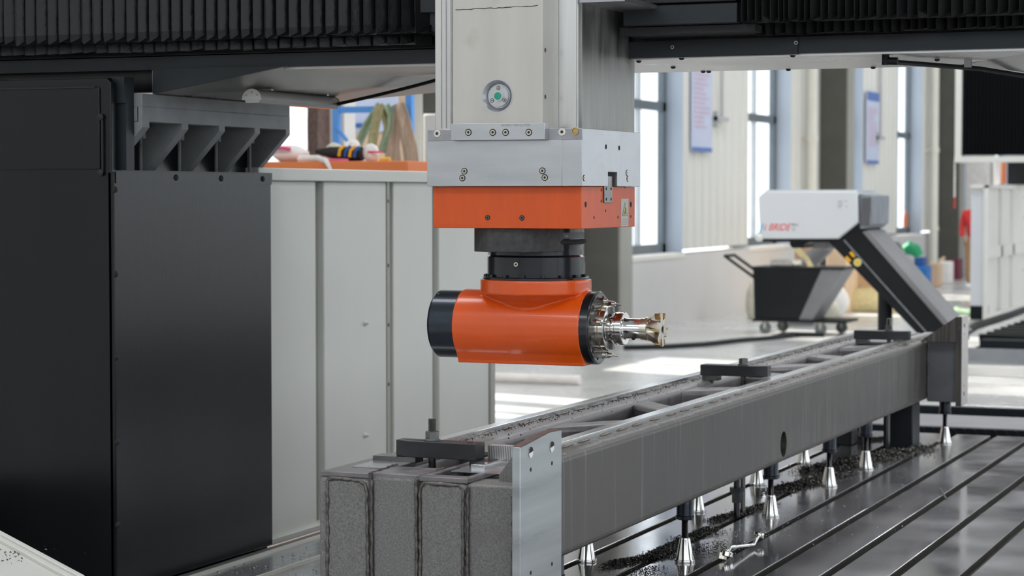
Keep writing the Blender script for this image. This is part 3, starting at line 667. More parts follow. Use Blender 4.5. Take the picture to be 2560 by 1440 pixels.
# turret under the adapter
AX, AY = 5.95, 2.352
hexb = [(5.75, 2.423), (5.75, 2.312), (5.80, 2.262), (5.86, 2.236), (6.0, 2.236), (6.0, 2.47), (5.86, 2.51), (5.80, 2.485)]
MB().prism(hexb, 2, 1.583, 1.6515).build('motor_block', ['blackcast'], t, bevel=.002)
MB().prism([(5.75 - .0015, 2.423), (5.75 - .0015, 2.312), (5.75, 2.312), (5.75, 2.423)], 2, 1.585, 1.65).build('block_face', 'blackcast', t)
MB().lathe((AX, AY, 1.577), (0, 0, 1), [(0, .13), (.002, .136), (.024, .139), (.026, .139), (.075, .139)], 56).build('upper_collar', 'black', t)
MB().lathe((AX, AY, 1.603), (0, 0, 1), [(0, .139), (.002, .147), (.008, .149), (.013, .147), (.015, .139)], 56).build('seal_ring', 'hole', t)
sr = MB().lathe((AX, AY, 1.621), (0, 0, 1), [(0, .139), (.0, .1415), (.017, .1415), (.017, .139)], 56).build('degree_scale', 'paintgr', t)
for k, d in enumerate((20, 10, 0, 350)):
    a_ = math.radians(207 + 11 * k); dr = Vector((math.cos(a_), math.sin(a_), 0))
    text('scale_number', str(d), 'inkl', sr, Vector((AX, AY, 1.625)) + dr * .1418, (-dr.y, dr.x, 0), (0, 0, 1), .009, .0003, align='CENTER')
MB().lathe((AX, AY, 1.508), (0, 0, 1), [(0, .143), (.058, .143), (.064, .137), (.075, .137)], 56).build('turret_drum', 'black', t)
q = P(1291, 661, 1, 2.3); dr = Vector((-.93, -.10, 0)).normalized(); dv = Vector((AX, AY, 0)); 
th = math.atan2(P(1291, 661, 0, 5.81).y - AY, 5.81 - AX); put(BOLT, 'bolt', t, (AX + .1432 * math.cos(th), AY + .1432 * math.sin(th), P(1291, 661, 0, 5.81).z), th - PI, .9)
MB().lathe((AX, AY, 1.498), (0, 0, 1), [(0, .156), (.008, .157), (.010, .155), (.011, .143)], 56).build('turret_flange', 'black', t)
sm = MB().cyl((0, 0, 0), (0, 0, .007), .006, n=10).mesh('flange_screw', 'black')
for k in range(16): a_ = 2 * PI * (k + .3) / 16; put(sm, 'flange_screw', t, (AX + .149 * math.cos(a_), AY + .149 * math.sin(a_), 1.508))
# orange body: cylinder + neck + saddle loft + flat foot, fused with a voxel remesh
AZ = 1.36; RB = .108; BY0, BY1 = 2.178, 2.577
mb = MB().cyl((AX, BY0, AZ), (AX, BY1, AZ), RB, n=72)
mb.lathe((AX, AY, 1.456), (0, 0, 1), [(0, .160), (.003, .164), (.044, .164), (.0445, .163)], 72)
for (za_, ra, zb_, rb) in ((1.457, .157, 1.33, .04),):
    mb.lathe((AX, AY, zb_), (0, 0, 1), [(0, rb), (.03, .055), (.075, .078), (.106, .112), (.118, .138), (za_ - zb_, ra)], 72)
mb.prism([(AX - .062, AZ - RB - .001), (AX + .062, AZ - RB - .001), (AX + .062, AZ - RB + .007), (AX + .077, AZ - .075), (AX - .077, AZ - .075), (AX - .062, AZ - RB + .007)], 1, BY0, BY1)
hb = mb.build('head_body', 'orange', t, smooth=0)
rm = hb.modifiers.new('fuse', 'REMESH'); rm.mode = 'VOXEL'; rm.voxel_size = .0028; rm.use_smooth_shade = True
smo = hb.modifiers.new('soft', 'SMOOTH'); smo.factor = .5; smo.iterations = 7
MB().lathe((AX, BY1 - .002, AZ + .002), (0, 1, 0), [(0, .101), (.079, .101), (.087, .094), (.088, .0005)], 64).build('rear_cap', 'blackcap', t)
put(BOLTS, 'cap_screw', t, (AX - .045, BY1 + .07, AZ + .0925), 0, .6, rot=(0, 1.1, 0))
fl = MB().lathe((AX, BY0 + .001, AZ), (0, -1, 0), [(0, RB - .001), (.024, RB - .001), (.027, RB - .004), (.027, .0005)], 64).build('front_flange', 'black', t)
MB().lathe((AX, BY0 - .025, AZ), (0, -1, 0), [(0, .101), (.003, .101), (.003, .07)], 64).build('flange_face', 'steeldk', fl)
fz = BY0 - .028
for k in range(12):
    a_ = 2 * PI * (k + .5) / 12; put(HOLE, 'face_screw_hole', fl, (AX + .088 * math.cos(a_), fz - .0002, AZ + .088 * math.sin(a_)), PI / 2, 1.15)
for a_ in (75, 125, 255, 292, 15, 195):
    c_, s_ = math.cos(math.radians(a_)), math.sin(math.radians(a_)); b_ = Vector((AX - .083 * c_, fz, AZ + .083 * s_))
    MB().cyl(b_, b_ + Vector((0, -.02, 0)), .0095, n=6).cyl(b_ + Vector((0, -.02, 0)), b_ + Vector((0, -.03, 0)), .0085, .006, n=12).cyl(b_ + Vector((0, -.028, 0)), b_ + Vector((.006, -.046, -.002)), .0028, n=8).build('coolant_nozzle', 'chrome_b', t)
MB().lathe((AX, fz + .001, AZ), (0, -1, 0), [(0, .066), (.012, .066), (.014, .0655), (.030, .0655), (.032, .063), (.032, .0005)], 56).build('spindle_nose', 'chrome_b', t)
MB().lathe((AX, fz - .012, AZ), (0, -1, 0), [(0, .0645), (0, .0675), (.003, .0675), (.003, .0645)], 56).build('seal_ring', 'gold', t)
for s_ in (-1, 1):
    MB().box(AX - .009, AX + .009, fz - .042, fz - .028, AZ + s_ * .05 - .012, AZ + s_ * .05 + .012).build('drive_dog', 'steeldk', t, bevel=.001)

# tool holder with face mill
y0 = fz - .030
t = thing('face_mill_tool', 'polished tool holder with six tooth face mill in the spindle', 'cutting tool', (AX, y0, AZ - .05))
D_ = (0, -1, 0)
MB().lathe((AX, y0, AZ), D_, [(0, .044), (.013, .044), (.014, .036), (.021, .036), (.022, .048), (.027, .048), (.028, .046), (.031, .046), (.032, .048), (.046, .048), (.048, .046), (.048, .037)], 48).build('holder_flange', 'chrome', t)
MB().lathe((AX, y0 - .048, AZ), D_, [(0, .033), (.004, .031), (.052, .031)], 48).build('arbor', 'chrome', t)
MB().cyl((AX - .024, y0 - .083, AZ - .022), (AX - .034, y0 - .083, AZ - .026), .006, n=12).build('coolant_port', 'hole', t)
MB().lathe((AX, y0 - .098, AZ), D_, [(0, .031), (.001, .033), (.014, .033), (.0145, .0355), (.022, .0355), (.023, .033)], 48).build('arbor_collar', 'bolt', t)
cut = MB(); nt_ = 6; N = 72
def rr(k, base, tip):
    a_ = (k % (N // nt_)) / (N / nt_)
    return base + (tip - base) * (1.0 if a_ < .42 else max(0, 1 - (a_ - .42) / .12) if a_ < .54 else (0 if a_ < .78 else (a_ - .78) / .22 * .9))
vs = []; prof_ = [(0, .030, .031), (.012, .031, .038), (.03, .029, .048), (.041, .028, .050), (.042, .012, .012), (.034, .011, .011)]
for (tt, b0_, t0_) in prof_:
    for k in range(N):
        a_ = 2 * PI * k / N + .3 + tt * 6; r_ = rr(k, b0_, t0_)
        vs.append((AX + r_ * math.cos(a_), y0 - .119 - tt, AZ + r_ * math.sin(a_)))
fs = [tuple(range(N))]
for i in range(len(prof_) - 1):
    for k in range(N): k2 = (k + 1) % N; fs.append((i * N + k, (i + 1) * N + k, (i + 1) * N + k2, i * N + k2))
fs.append(tuple(range((len(prof_) - 1) * N, len(prof_) * N))[::-1])
cut.add(vs, fs).build('cutter_body', 'bolt', t, smooth=35)
MB().lathe((AX, y0 - .150, AZ), D_, [(0, .013), (.010, .013), (.010, .007), (.003, .006), (.003, .0003)], 20).build('centre_screw', 'steeldk', t)
ins = MB().box(-.0035, .0035, -.014, .002, -.009, .0075).mesh('insert', 'insert')
for k in range(6):
    a_ = 2 * PI * k / 6 + .3 + .04 * 6 + .02 + 2 * PI * .45 / 6
    put(ins, 'insert', t, (AX + .044 * math.cos(a_), y0 - .147, AZ + .044 * math.sin(a_)), rot=(0, -a_ + PI / 2, 0))

# ================================================================== WELDED BEAM WORKPIECE
BX0, BX1 = 4.87, 11.0; ZB, ZT = .768, 1.05
t = thing('beam_workpiece', 'long welded steel beam frame clamped on supports above the table', 'workpiece', (7.5, 2.3, ZB))
def rtube(y0, y1, z0, z1, r, x0, x1):
    pts = []
    for cy_, cz_, a0 in ((y1 - r, z1 - r, 0), (y0 + r, z1 - r, 90), (y0 + r, z0 + r, 180), (y1 - r, z0 + r, 270)):
        for k in range(5): a_ = math.radians(a0 + 22.5 * k); pts.append((cy_ + r * math.cos(a_), cz_ + r * math.sin(a_)))
    return MB().prism(pts, 0, x0, x1)
hA0, hA1 = 7.64, 7.765
# right tube with an oval hole: near and far lengths plus thin pieces round the opening
rt = rtube(2.07, 2.225, ZB, ZT, .022, BX0 + .25, BX1)
side = rt.build('side_tube', 'tube', t, smooth=50)
hp = [(7.702 + .044 * math.cos(2 * PI * k / 28), .836 + .047 * math.sin(2 * PI * k / 28)) for k in range(28)]
cutm = MB().prism(hp, 1, 2.0, 2.14)
cutter = cutm.build('tmp_cutter', 'hole', None)
bm = side.modifiers.new('hole', 'BOOLEAN'); bm.operation = 'DIFFERENCE'; bm.object = cutter; bm.solver = 'EXACT'
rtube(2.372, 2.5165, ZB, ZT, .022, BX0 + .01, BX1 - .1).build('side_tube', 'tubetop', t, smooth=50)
# apply hole and drop the cutter
bpy.context.view_layer.update(); dg = bpy.context.evaluated_depsgraph_get()
nm = bpy.data.meshes.new_from_object(side.evaluated_get(dg)); side.modifiers.clear(); side.data = nm
bpy.data.objects.remove(cutter)
if len(nm.materials) == 0: nm.materials.append(mt['tube'])
nm.shade_smooth(); nm.set_sharp_from_angle(angle=math.radians(50))
for p_ in nm.polygons:
    if abs(p_.normal.y) > .995 or abs(p_.normal.z) > .995 or abs(p_.normal.x) > .9: p_.use_smooth = False
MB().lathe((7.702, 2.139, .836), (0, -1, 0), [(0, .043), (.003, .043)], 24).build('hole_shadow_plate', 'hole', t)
# top skins (paler scale on the upper faces)
# cross braces
def brace(xa_, xb_, wid=.07):
    # from the left tube (Y 2.375) at xa_ to the right tube (Y 2.225) at xb_
    return MB().prism([(xa_ - wid, 2.38), (xa_ + wid, 2.38), (xb_ + wid, 2.22), (xb_ - wid, 2.22)], 2, ZB + .05, ZT - .006)
for xa_, xb_ in ((5.62, 5.52), (6.16, 6.36), (6.98, 6.80), (7.50, 7.60), (8.30, 8.22), (8.66, 8.80), (9.30, 9.22), (9.88, 10.0), (10.5, 10.45)):
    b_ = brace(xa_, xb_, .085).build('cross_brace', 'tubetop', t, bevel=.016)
    for s_ in (-1, 1):
        MB().tube([(xa_ + s_ * .085, 2.377, ZT - .02 - .04 * k) for k in range(6)], [.007, .009, .006, .009, .007, .005], 6).build('weld_bead', 'weldbr', t)
MB().box(5.46, 10.9, 2.22, 2.38, ZB + .004, ZB + .014).build('light_stop_plate', 'tube', t)  # added plate, keeps light from below out of the beam openings
# machined rails with stitch welds
RZ = 1.062
for nm_, ya, yb in (('machined_rail', 2.128, 2.165), ('machined_rail', 2.455, 2.492)):
    MB().box(5.03 if ya < 2.3 else 5.35, 10.72, ya, yb, ZT - .012, RZ + .004).build(nm_, 'machrail', t, bevel=.001)
wb = []
for s_ in range(3):
    mb = MB(); rnd = random.Random(s_)
    pts = [(x_ * .012 - .042, rnd.uniform(-.001, .001), 0) for x_ in range(8)]
    mb.tube(pts, [.002] + [.0045 + rnd.uniform(-.0015, .002) for _ in range(6)] + [.002], 6); wb.append(mb.mesh('stitch_weld', 'weldbr'))
rnd = random.Random(11); x = 5.3
while x < 10.7:
    for yy in (2.126, 2.453): put(wb[rnd.randrange(3)], 'stitch_weld', t, (x + rnd.uniform(-.015, .015) + (0 if yy < 2.3 else .06), yy, ZT + .001))
    x += .155
# near end block of four upright faces
ys = [2.517, 2.372, 2.240, 2.108, 1.972]
for i in range(4):
    ya, yb = ys[i + 1], ys[i]
    zt_ = ZT if i != 3 else ZT - .004; pts = []
    if i == 3:
        MB().box(BX0 + .004, BX0 + .16, ya, yb, .40, zt_ - .008).build('end_plate', 'blast', t, bevel=.006)
    else:
        MB().box(BX0 + (0 if i != 1 else .003), BX0 + .03, ya + .001, yb - .001, .40, zt_ - (.001 if i == 1 else .012)).build('end_plate', 'blast', t, bevel=.012)
# top plates with the two openings
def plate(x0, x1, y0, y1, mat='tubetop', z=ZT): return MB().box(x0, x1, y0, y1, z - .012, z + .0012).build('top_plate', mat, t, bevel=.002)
plate(BX0 + .006, 5.40, 2.372, 2.512)
plate(BX0 + .006, 5.02, 2.240, 2.372, 'tubetop', ZT + .002)
plate(5.42, 5.50, 2.225, 2.375)
plate(BX0 + .006, BX0 + .05, 2.108, 2.24); plate(BX0 + .22, 5.45, 2.108, 2.24); plate(BX0 + .05, BX0 + .22, 2.108, 2.125); plate(BX0 + .05, BX0 + .22, 2.222, 2.24)
plate(BX0 + .006, BX0 + .16, 1.98, 2.108, 'tubetop', ZT - .014)
MB().box(BX0 + .03, BX0 + .05, 2.0, 2.5, .45, ZT - .03).build('inner_web', 'tube', t)
MB().box(5.44, 5.46, 2.23, 2.38, .78, ZT - .03).build('inner_web', 'tube', t)
MB().box(BX0 + .05, 5.5, 2.112, 2.5, .60, .61).build('inner_floor', 'hole', t)
MB().box(BX0 + .03, 5.5, 2.495, 2.515, .4, ZT - .01).build('block_side', 'blast', t)
MB().box(BX0 + .03, 5.3, 2.10, 2.112, .6, ZT - .012).build('block_side', 'blast', t)
# weld seams running up the block
def seam(pts, r, seed, mat='weld'):
    rnd = random.Random(seed); P_ = []; R_ = []
    for a_, b_ in zip(pts[:-1], pts[1:]):
        a_ = Vector(a_); b_ = Vector(b_); n_ = max(2, int((b_ - a_).length / .011))
        for k in range(n_):
            q = a_.lerp(b_, k / n_) + Vector((rnd.uniform(-.001, .001), rnd.uniform(-.0014, .0014), rnd.uniform(-.0014, .0014))); P_.append(q); R_.append(r * rnd.uniform(.65, 1.25))
    P_.append(Vector(pts[-1])); R_.append(r)
    return MB().tube(P_, R_, 7).build('weld_seam', mat, t, smooth=60)
FX = BX0 - .001
seam([(FX, 2.490, .40), (FX, 2.490, 1.028), (FX, 2.481, 1.036), (FX, 2.40, 1.033), (FX, 2.383, 1.024), (FX, 2.379, 1.0), (FX, 2.374, .40)], .0048, 1)
seam([(FX, 2.366, .40), (FX, 2.366, 1.03), (FX - .0, 2.37, 1.05)], .0042, 2)
seam([(FX, 2.243, .40), (FX, 2.243, 1.04)], .0045, 3)
seam([(FX, 2.233, .40), (FX, 2.233, 1.022), (FX, 2.222, 1.036), (FX, 2.13, 1.034), (FX, 2.117, 1.022), (FX, 2.117, .40)], .0045, 4)
seam([(FX, 2.104, .40), (FX, 2.104, 1.03)], .0042, 5)
seam([(FX + .002, 1.985, .40), (FX + .002, 1.985, 1.015)], .005, 6)
seam([(FX, 2.245, 1.05), (BX0 + .16, 2.242, 1.053)], .003, 7, 'weldbr')
seam([(FX, 2.37, 1.052), (BX0 + .16, 2.372, 1.055)], .004, 8)
# bright near end plate: face looks towards -Y
PY = 1.92
pf = [(4.757, .40), (5.032, .40), (5.032, 1.163), (4.95, 1.165), (4.757, 1.149)]
MB().prism(pf, 1, PY, PY + .021).build('machined_end_plate', 'milled', t, bevel=.0012)
MB().prism([(4.759, 1.1485), (4.95, 1.1645), (5.03, 1.1628), (5.03, 1.1655), (4.95, 1.1675), (4.759, 1.151)], 1, PY + .001, PY + .020).build('flame_cut_edge', 'rustedge', t)
for px, py in ((1327, 1131), (1380, 1117)):
    q = P(px, py, 1, PY - .0005); MB().lathe(q, (0, -1, 0), [(0, .0135), (.0008, .0135), (.0008, .0005)], 22).build('plate_hole', 'chrome', t)
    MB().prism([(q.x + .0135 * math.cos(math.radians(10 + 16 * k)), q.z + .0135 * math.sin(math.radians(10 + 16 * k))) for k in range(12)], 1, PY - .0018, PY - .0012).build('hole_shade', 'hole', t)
for px, py in ((1327, 1174), (1380, 1158), (1327, 1432), (1380, 1410)): put(HOLE, 'plate_hole', t, P(px, py, 1, PY - .0002), PI / 2, .8)
# gusset between plate and block
MB().prism([(1.973, 1.0), (1.973, 1.152), (1.985, 1.148), (2.055, 1.055), (2.055, 1.0)], 0, 4.95, 4.975).build('gusset', 'blast', t, bevel=.002)
MB().box(4.88, 5.03, 1.942, 2.07, .42, ZT - .05).build('stub_box', 'blast', t)
# far bracket and end plate
fx = 10.306
MB().box(fx, 10.50, 1.93, 2.068, .762, 1.056).build('far_stub_box', 'paintgr', t, bevel=.003)
a0 = P(2392, 900, 0, fx + .0).y
a = P(2393, 900, 1, 1.925).x; b = P(2415, 900, 1, 1.915).x
MB().prism([(a, .745), (b, .745), (b, 1.17), (a, 1.17)], 1, 1.905, 1.93).build('machined_end_plate', 'milled2', t, bevel=.001)
MB().box(a - .002, a, 1.904, 1.931, .745, 1.17).build('plate_edge', 'tube', t)
MB().prism([(2.10, 1.05), (1.93, 1.168), (1.93, 1.05)], 0, a - .02, a).build('gusset', 'tube', t)
for px, py in ((2397, 819), (2411, 814), (2397, 990), (2410, 984)): put(HOLE, 'plate_hole', t, P(px, py, 1, 1.9048), PI / 2, 1.6)
for px, py in ((2397, 840), (2411, 835), (2396, 968), (2410, 964)): put(HOLE, 'plate_hole', t, P(px, py, 1, 1.9048), PI / 2, .8)
seam([(fx - .001, 2.066, .77), (fx - .001, 2.066, 1.05)], .004, 9)
plate(10.15, 10.9, 2.225, 2.375)
seam([(fx - .0, 2.075, 1.052), (fx + .22, 2.02, 1.058)], .004, 10)

# ================================================================== CLAMPS ON THE BEAM
def clamp(x, ya, yb, z, h, dx, flip, label, stud, nutfrac):
    t = thing('strap_clamp', label, 'clamp', (x, (ya + yb) / 2, z), 'strap clamps across the beam')
    ch = .035
    if flip: pts = [(x, ya), (x + dx * .55, ya), (x + dx, ya + ch), (x + dx, yb), (x, yb)]; pts = [(x + .02, ya), (x + dx, ya), (x + dx, yb), (x, yb), (x, ya + .045)]
    else: pts = [(x, ya), (x + dx, ya), (x + dx, yb), (x + .02, yb), (x, yb - .045)]
    br = MB().prism(pts, 2, z, z + h).build('clamp_bar', 'clamp', t, bevel=.0015)
    yc = yb + (ya - yb) * nutfrac; xc_ = x + dx * .5
    MB().lathe((xc_, yc, z + h), (0, 0, 1), [(0, .020), (.003, .021), (.005, .021), (.006, .014)], 28).build('washer', 'alu_dark', t)
    MB().lathe((xc_, yc, z + h + .005), (0, 0, 1), [(0, .0165), (.001, .0175), (.019, .0175), (.021, .0155)], 6, .3).build('nut', 'steeldk', t)
    if stud:
        zz = z + h + .02; pr = []; k = 0
        while k < 14: pr += [(k * .0028, .0105), (k * .0028 + .0014, .0092)]; k += 1
        MB().lathe((xc_, yc, zz), (0, 0, 1), pr, 18).build('threaded_stud', 'steeldk', t, smooth=0)
    else: MB().cyl((xc_, yc, z + h + .02), (xc_, yc, z + h + .026), .010, n=14).build('threaded_stud', 'steeldk', t)
    MB().cyl((xc_, yc, TZ - .02), (xc_, yc, z), .0095, n=12).build('long_stud', 'steeldk', t)
    return t
c1 = clamp(5.09, 2.178, 2.412, 1.068, .042, .062, False, 'near dark clamp bar with tall threaded stud, on the end block', True, .42)
MB().box(5.095, 5.145, 2.35, 2.352 + .12, 1.0525, 1.0675).build('packing_block', 'steeldk', c1)
MB().box(5.10, 5.15, 2.14, 2.2, 1.0525, 1.0675).build('packing_block', 'clamp', c1)
MB().cyl((5.12, 2.205, 1.1095), (5.12, 2.205, 1.1105), .009, n=16).build('tapped_hole', 'hole', c1)
MB().box(5.118, 5.124, 2.33, 2.39, 1.1095, 1.1105).build('bar_slot', 'hole', c1)
for x_, ya_, lb in ((7.80, 2.165, 'middle dark clamp bar with hex nut, across the beam under the cutter side'), (10.03, 2.105, 'farthest dark clamp bar with stud, across the beam near its end')):
    c_ = clamp(x_, ya_, ya_ + .255, 1.070, .040, .07, True, lb, x_ > 9, .62)
    MB().box(x_ + .01, x_ + .06, ya_ + .02, ya_ + .07, 1.0665, 1.070).build('packing_block', 'steeldk', c_)
    MB().box(x_ + .01, x_ + .06, ya_ + .19, ya_ + .25, ZT + .0005, 1.070).build('packing_block', 'steeldk', c_)
# serrated step block beside the near clamp
t = thing('step_block', 'small bright serrated step block beside the near clamp bar', 'clamp block', (5.2, 2.12, 1.055))
MB().box(5.175, 5.205, 2.03, 2.18, 1.060, 1.098).build('block', 'milled2', t)
sm_ = MB().prism([(-.0012, -.02), (.0012, -.02), (.0042, .02), (.0018, .02)], 0, -.0022, 0).mesh('serration', 'alu_dark')
for k in range(22): put(sm_, 'serration', t, (5.175, 2.038 + k * .0064, 1.079))
tag(MB().box(4.97, 5.13, 2.36, 2.47, ZT + .002, ZT + .004).build('steel_shim', 'alu'), 'thin steel shim under the left end of the near clamp', 'shim', 'thin steel shims')
tag(MB().box(4.985, 5.12, 2.07, 2.20, ZT + .001, ZT + .003).build('steel_shim', 'alu'), 'thin steel shim under the right end of the near clamp', 'shim', 'thin steel shims')

# ================================================================== JACKS UNDER THE BEAM
def jack(x, y, label):
    t = thing('screw_jack', label, 'jack', (x, y, TZ), 'conical screw jacks under the beam')
    MB().lathe((x, y, TZ), (0, 0, 1), [(0, .033), (.005, .034), (.009, .033), (.010, .030), (.075, .0175), (.078, .0165), (.080, .0165)], 32).build('cone_base', 'chrome', t)
    pr = [(0, .011)]
    for k in range(20): pr += [(k * .0035 + .001, .0115), (k * .0035 + .0028, .0102)]
    MB().lathe((x, y, TZ + .078), (0, 0, 1), pr, 14).build('screw', 'black', t, smooth=0)
    MB().lathe((x, y, TZ + .140), (0, 0, 1), [(0, .026), (.002, .030), (.012, .031), (.014, .028), (.074, .028), (.0775, .027)], 28).build('top_collar', 'blackcap', t)
    return t
jx = [(5.55, 2.14), (6.737, 2.14), (7.82, 2.15), (8.718, 2.15), (9.336, 2.14), (10.45, 2.01)]
nl = ['bright cone jack at the bottom edge below the near beam plate', 'bright cone jack nearest the spanner', 'bright cone jack in the front row below the oval hole', 'bright cone jack right of the oval hole among chips', 'bright cone jack left of the dark square post', 'bright cone jack alone under the far bracket plate']
for (x, y), l in zip(jx, nl): jack(x, y, l)
jb = [(6.62, 2.438), (7.824, 2.438), (8.65, 2.438), (9.42, 2.44)]
nb = ['rear row cone jack seen at the lower left under the beam', 'rear row cone jack just left of the nearest full jack screw', 'rear row cone jack behind the dark stud', 'rear row cone jack seen small under the oval hole']
for (x, y), l in zip(jb, nb): jack(x, y, l)
t = thing('clamp_stud', 'dark threaded stud with coupling nut under the beam middle', 'stud', (7.748, 2.26, TZ))
MB().cyl((7.748, 2.26, TZ - .03), (7.748, 2.26, ZB + .05), .012, n=14).build('stud', 'black', t)
MB().cyl((7.748, 2.26, .605), (7.748, 2.26, .655), .018, n=6).cyl((7.748, 2.26, .645), (7.748, 2.26, .662), .026, n=6).build('coupling_nut', 'black', t)
xbox('support_post', 'paintdk', 10.13, 10.30, 2.10, 2.24, TZ, .762, 'thick dark square support post under the far beam end', 'post', 'dark posts under the far beam end', .006)
xbox('support_post', 'paintdk', 10.16, 10.30, 2.40, 2.50, TZ, .762, 'narrower dark support post behind the jacks at the far end', 'post', 'dark posts under the far beam end', .006)
xbox('support_post', 'black', 9.98, 10.02, 2.28, 2.31, TZ, .80, 'thin dark rod standing left of the red brackets', 'post', 'dark posts under the far beam end', .003)
q = P(2240, 1100, 1, 2.3)
t = thing('red_bracket', 'red painted angle bracket standing among chips under the far beam end', 'bracket', (10.5, 2.3, TZ))
x_ = q.x
MB().box(x_, x_ + .03, 2.262, 2.30, TZ, .80).build('upright', 'red', t, bevel=.002)
MB().box(x_, x_ + .03, 2.33, 2.35, TZ + .01, .80).box(x_, x_ + .02, 2.28, 2.35, TZ, TZ + .012).build('side_arm', 'red', t, bevel=.002)
t = thing('rod_stack', 'brown and grey rods lying beyond the chips under the beam', 'rods', (10.7, 2.5, TZ))
for k, (z, m_) in enumerate(((.57, 'rustedge'), (.61, 'steeldk'), (.655, 'rustedge'))): MB().cyl((10.5, 2.38, z), (10.5, 2.6, z), .02, n=12).build('rod', m_, t)

# ================================================================== SPANNER, STICK, CHIPS
t = thing('ring_spanner', 'chrome offset ring spanner with a nut lying across a table slot', 'spanner', (7.1, 2.05, TZ))
a = P(1815, 1385, 2, TZ + .02); b = P(1897, 1338, 2, TZ + .03)
a1 = P(1826, 1368, 2, TZ + .035); b1 = P(1884, 1362, 2, TZ + .012)
MB().tube([a + Vector((0, 0, .0)), a1, a1.lerp(b1, .3), a1.lerp(b1, .7), b1, b1 + Vector((.03, .0, .012)), b], [.007, .006, .0055, .0055, .006, .006, .007], 10).build('shaft', 'chrome', t)
for q, s in ((a, 1.15), (b, .9)):
    ax = Vector((.25, -.15, 1)).normalized()
    MB().lathe(q - ax * .008, ax, [(0, .011 * s), (0, .0185 * s), (.002, .020 * s), (.015, .020 * s), (.017, .0185 * s), (.017, .011 * s)], 26, closed=True).build('ring_end', 'chrome', t)
q = a + Vector((-.012, .012, -.003)); MB().lathe(q - Vector((0, 0, .012)), (.25, -.1, 1), [(0, .016), (.02, .016), (.02, .008), (.0, .008)], 6, closed=True).build('nut', 'bolt', t)
a = P(2350, 1221, 2, TZ + .012); b = P(2367, 1249, 2, TZ + .002)
tag(MB().tube([a, a.lerp(b, .5), b], .0035, 6).build('metal_strip', 'weld'), 'thin brown metal sliver lying across a slot on the right', 'metal sliver')

def chips(name, spots, label, seed, mat, up=.012, group=None):
    rnd = random.Random(seed); mb = MB()
    for (x, y, sx, sy, n, s0, s1, zz) in spots:
        for _ in range(n):
            cx_ = rnd.gauss(x, sx); cy_ = rnd.gauss(y, sy); u = math.exp(-((cx_ - x) / sx) ** 2 / 2 - ((cy_ - y) / sy) ** 2 / 2)
            s_ = rnd.uniform(s0, s1); z = zz + s_ * .4 + rnd.random() * up * u
            a_ = rnd.uniform(0, PI * 2); d = Vector((math.cos(a_), math.sin(a_), rnd.uniform(-.3, .6))).normalized(); e_ = d.orthogonal().normalized() * s_ * .3; f_ = d.cross(e_).normalized() * s_ * .16
            c0 = Vector((cx_, cy_, z)); p0 = c0 - d * s_ * .5; p1 = c0 + d * s_ * .5 + Vector((0, 0, s_ * .3 * rnd.random()))
            m0 = c0 + Vector((0, 0, s_ * .35))
            mb.add([p0 - e_, p0 + e_, m0 + e_ + f_, m0 - e_ + f_, p1 + e_ * .6, p1 - e_ * .6, c0 - f_ - Vector((0, 0, s_ * .1))], [(0, 1, 2, 3), (3, 2, 4, 5), (0, 6, 1), (6, 4, 2, 1), (6, 0, 3, 5), (6, 5, 4)])
    o_ = mb.build(name, mat, smooth=0); return tag(o_, label, 'metal chips', group, 'stuff')
near = []
rnd = random.Random(5)
def heap(px0, py0, px1, py1, n, w, s0=.002, s1=.0062):
    if n > 400: n = int(n * 1.5)
    a = P(px0, py0, 2, TZ); b = P(px1, py1, 2, TZ); out = []
    for k in range(8):
        q = a.lerp(b, (k + .5) / 8); out.append((q.x, q.y, max(.04, (b - a).length / 11), w, n // 8, s0, s1, TZ))
    return out
sp = heap(1520, 1415, 1690, 1385, 1500, .014) + heap(1620, 1395, 1770, 1325, 1700, .016) + heap(1780, 1305, 1930, 1262, 1800, .018) + heap(1700, 1350, 1790, 1330, 500, .02)
sp += heap(1930, 1232, 2110, 1185, 2600, .03, .003, .009) + heap(2030, 1180, 2300, 1122, 4200, .05, .003, .010) + heap(2120, 1105, 2270, 1095, 1300, .03)
sp += heap(1600, 1440, 1640, 1425, 250, .02) + heap(1740, 1390, 1800, 1360, 350, .03, .002, .006)
chips('chip_heap', sp, 'dark curled steel chips heaped along the feet of the beam', 1, 'chips', .016)
sp = heap(1560, 1440, 1700, 1420, 260, .05, .0012, .003) + heap(1750, 1400, 1950, 1300, 420, .06, .0012, .004) + heap(1950, 1290, 2300, 1150, 350, .09, .001, .003) + heap(2000, 1400, 2500, 1150, 260, .22, .001, .0032)
chips('chip_scatter', sp, 'fine chips scattered over the wet T slot table', 2, 'chipsl', .002)
mb_s = [(6.35, 3.42, .35, .06, 420, .002, .006, .441), (6.6, 3.68, .4, .05, 130, .002, .008, .441)]
chips('chip_scatter', mb_s, 'bright chips scattered on the side strip at lower left', 3, 'chipsl', .003)
sp = []
for k in range(14):
    x = 5.3 + k * .4; sp.append((x, 2.437, .15, .008, 80, .002, .006, ZT)); sp.append((x, 2.40, .15, .03, 14, .002, .006, ZT)); sp.append((x, 2.10, .15, .02, 8, .0015, .004, ZT - .0))
chips('chip_scatter', sp, 'dark chips caught along the rails on top of the beam', 4, 'chips', .003)

# ================================================================== WHITE TRAY, lower left
a = P(0, 1325, 2, .78); b = P(212, 1438, 2, .78); d = (b - a).normalized(); nrm = Vector((d.y, -d.x, 0))
if nrm.dot(RT) > 0: nrm = -nrm
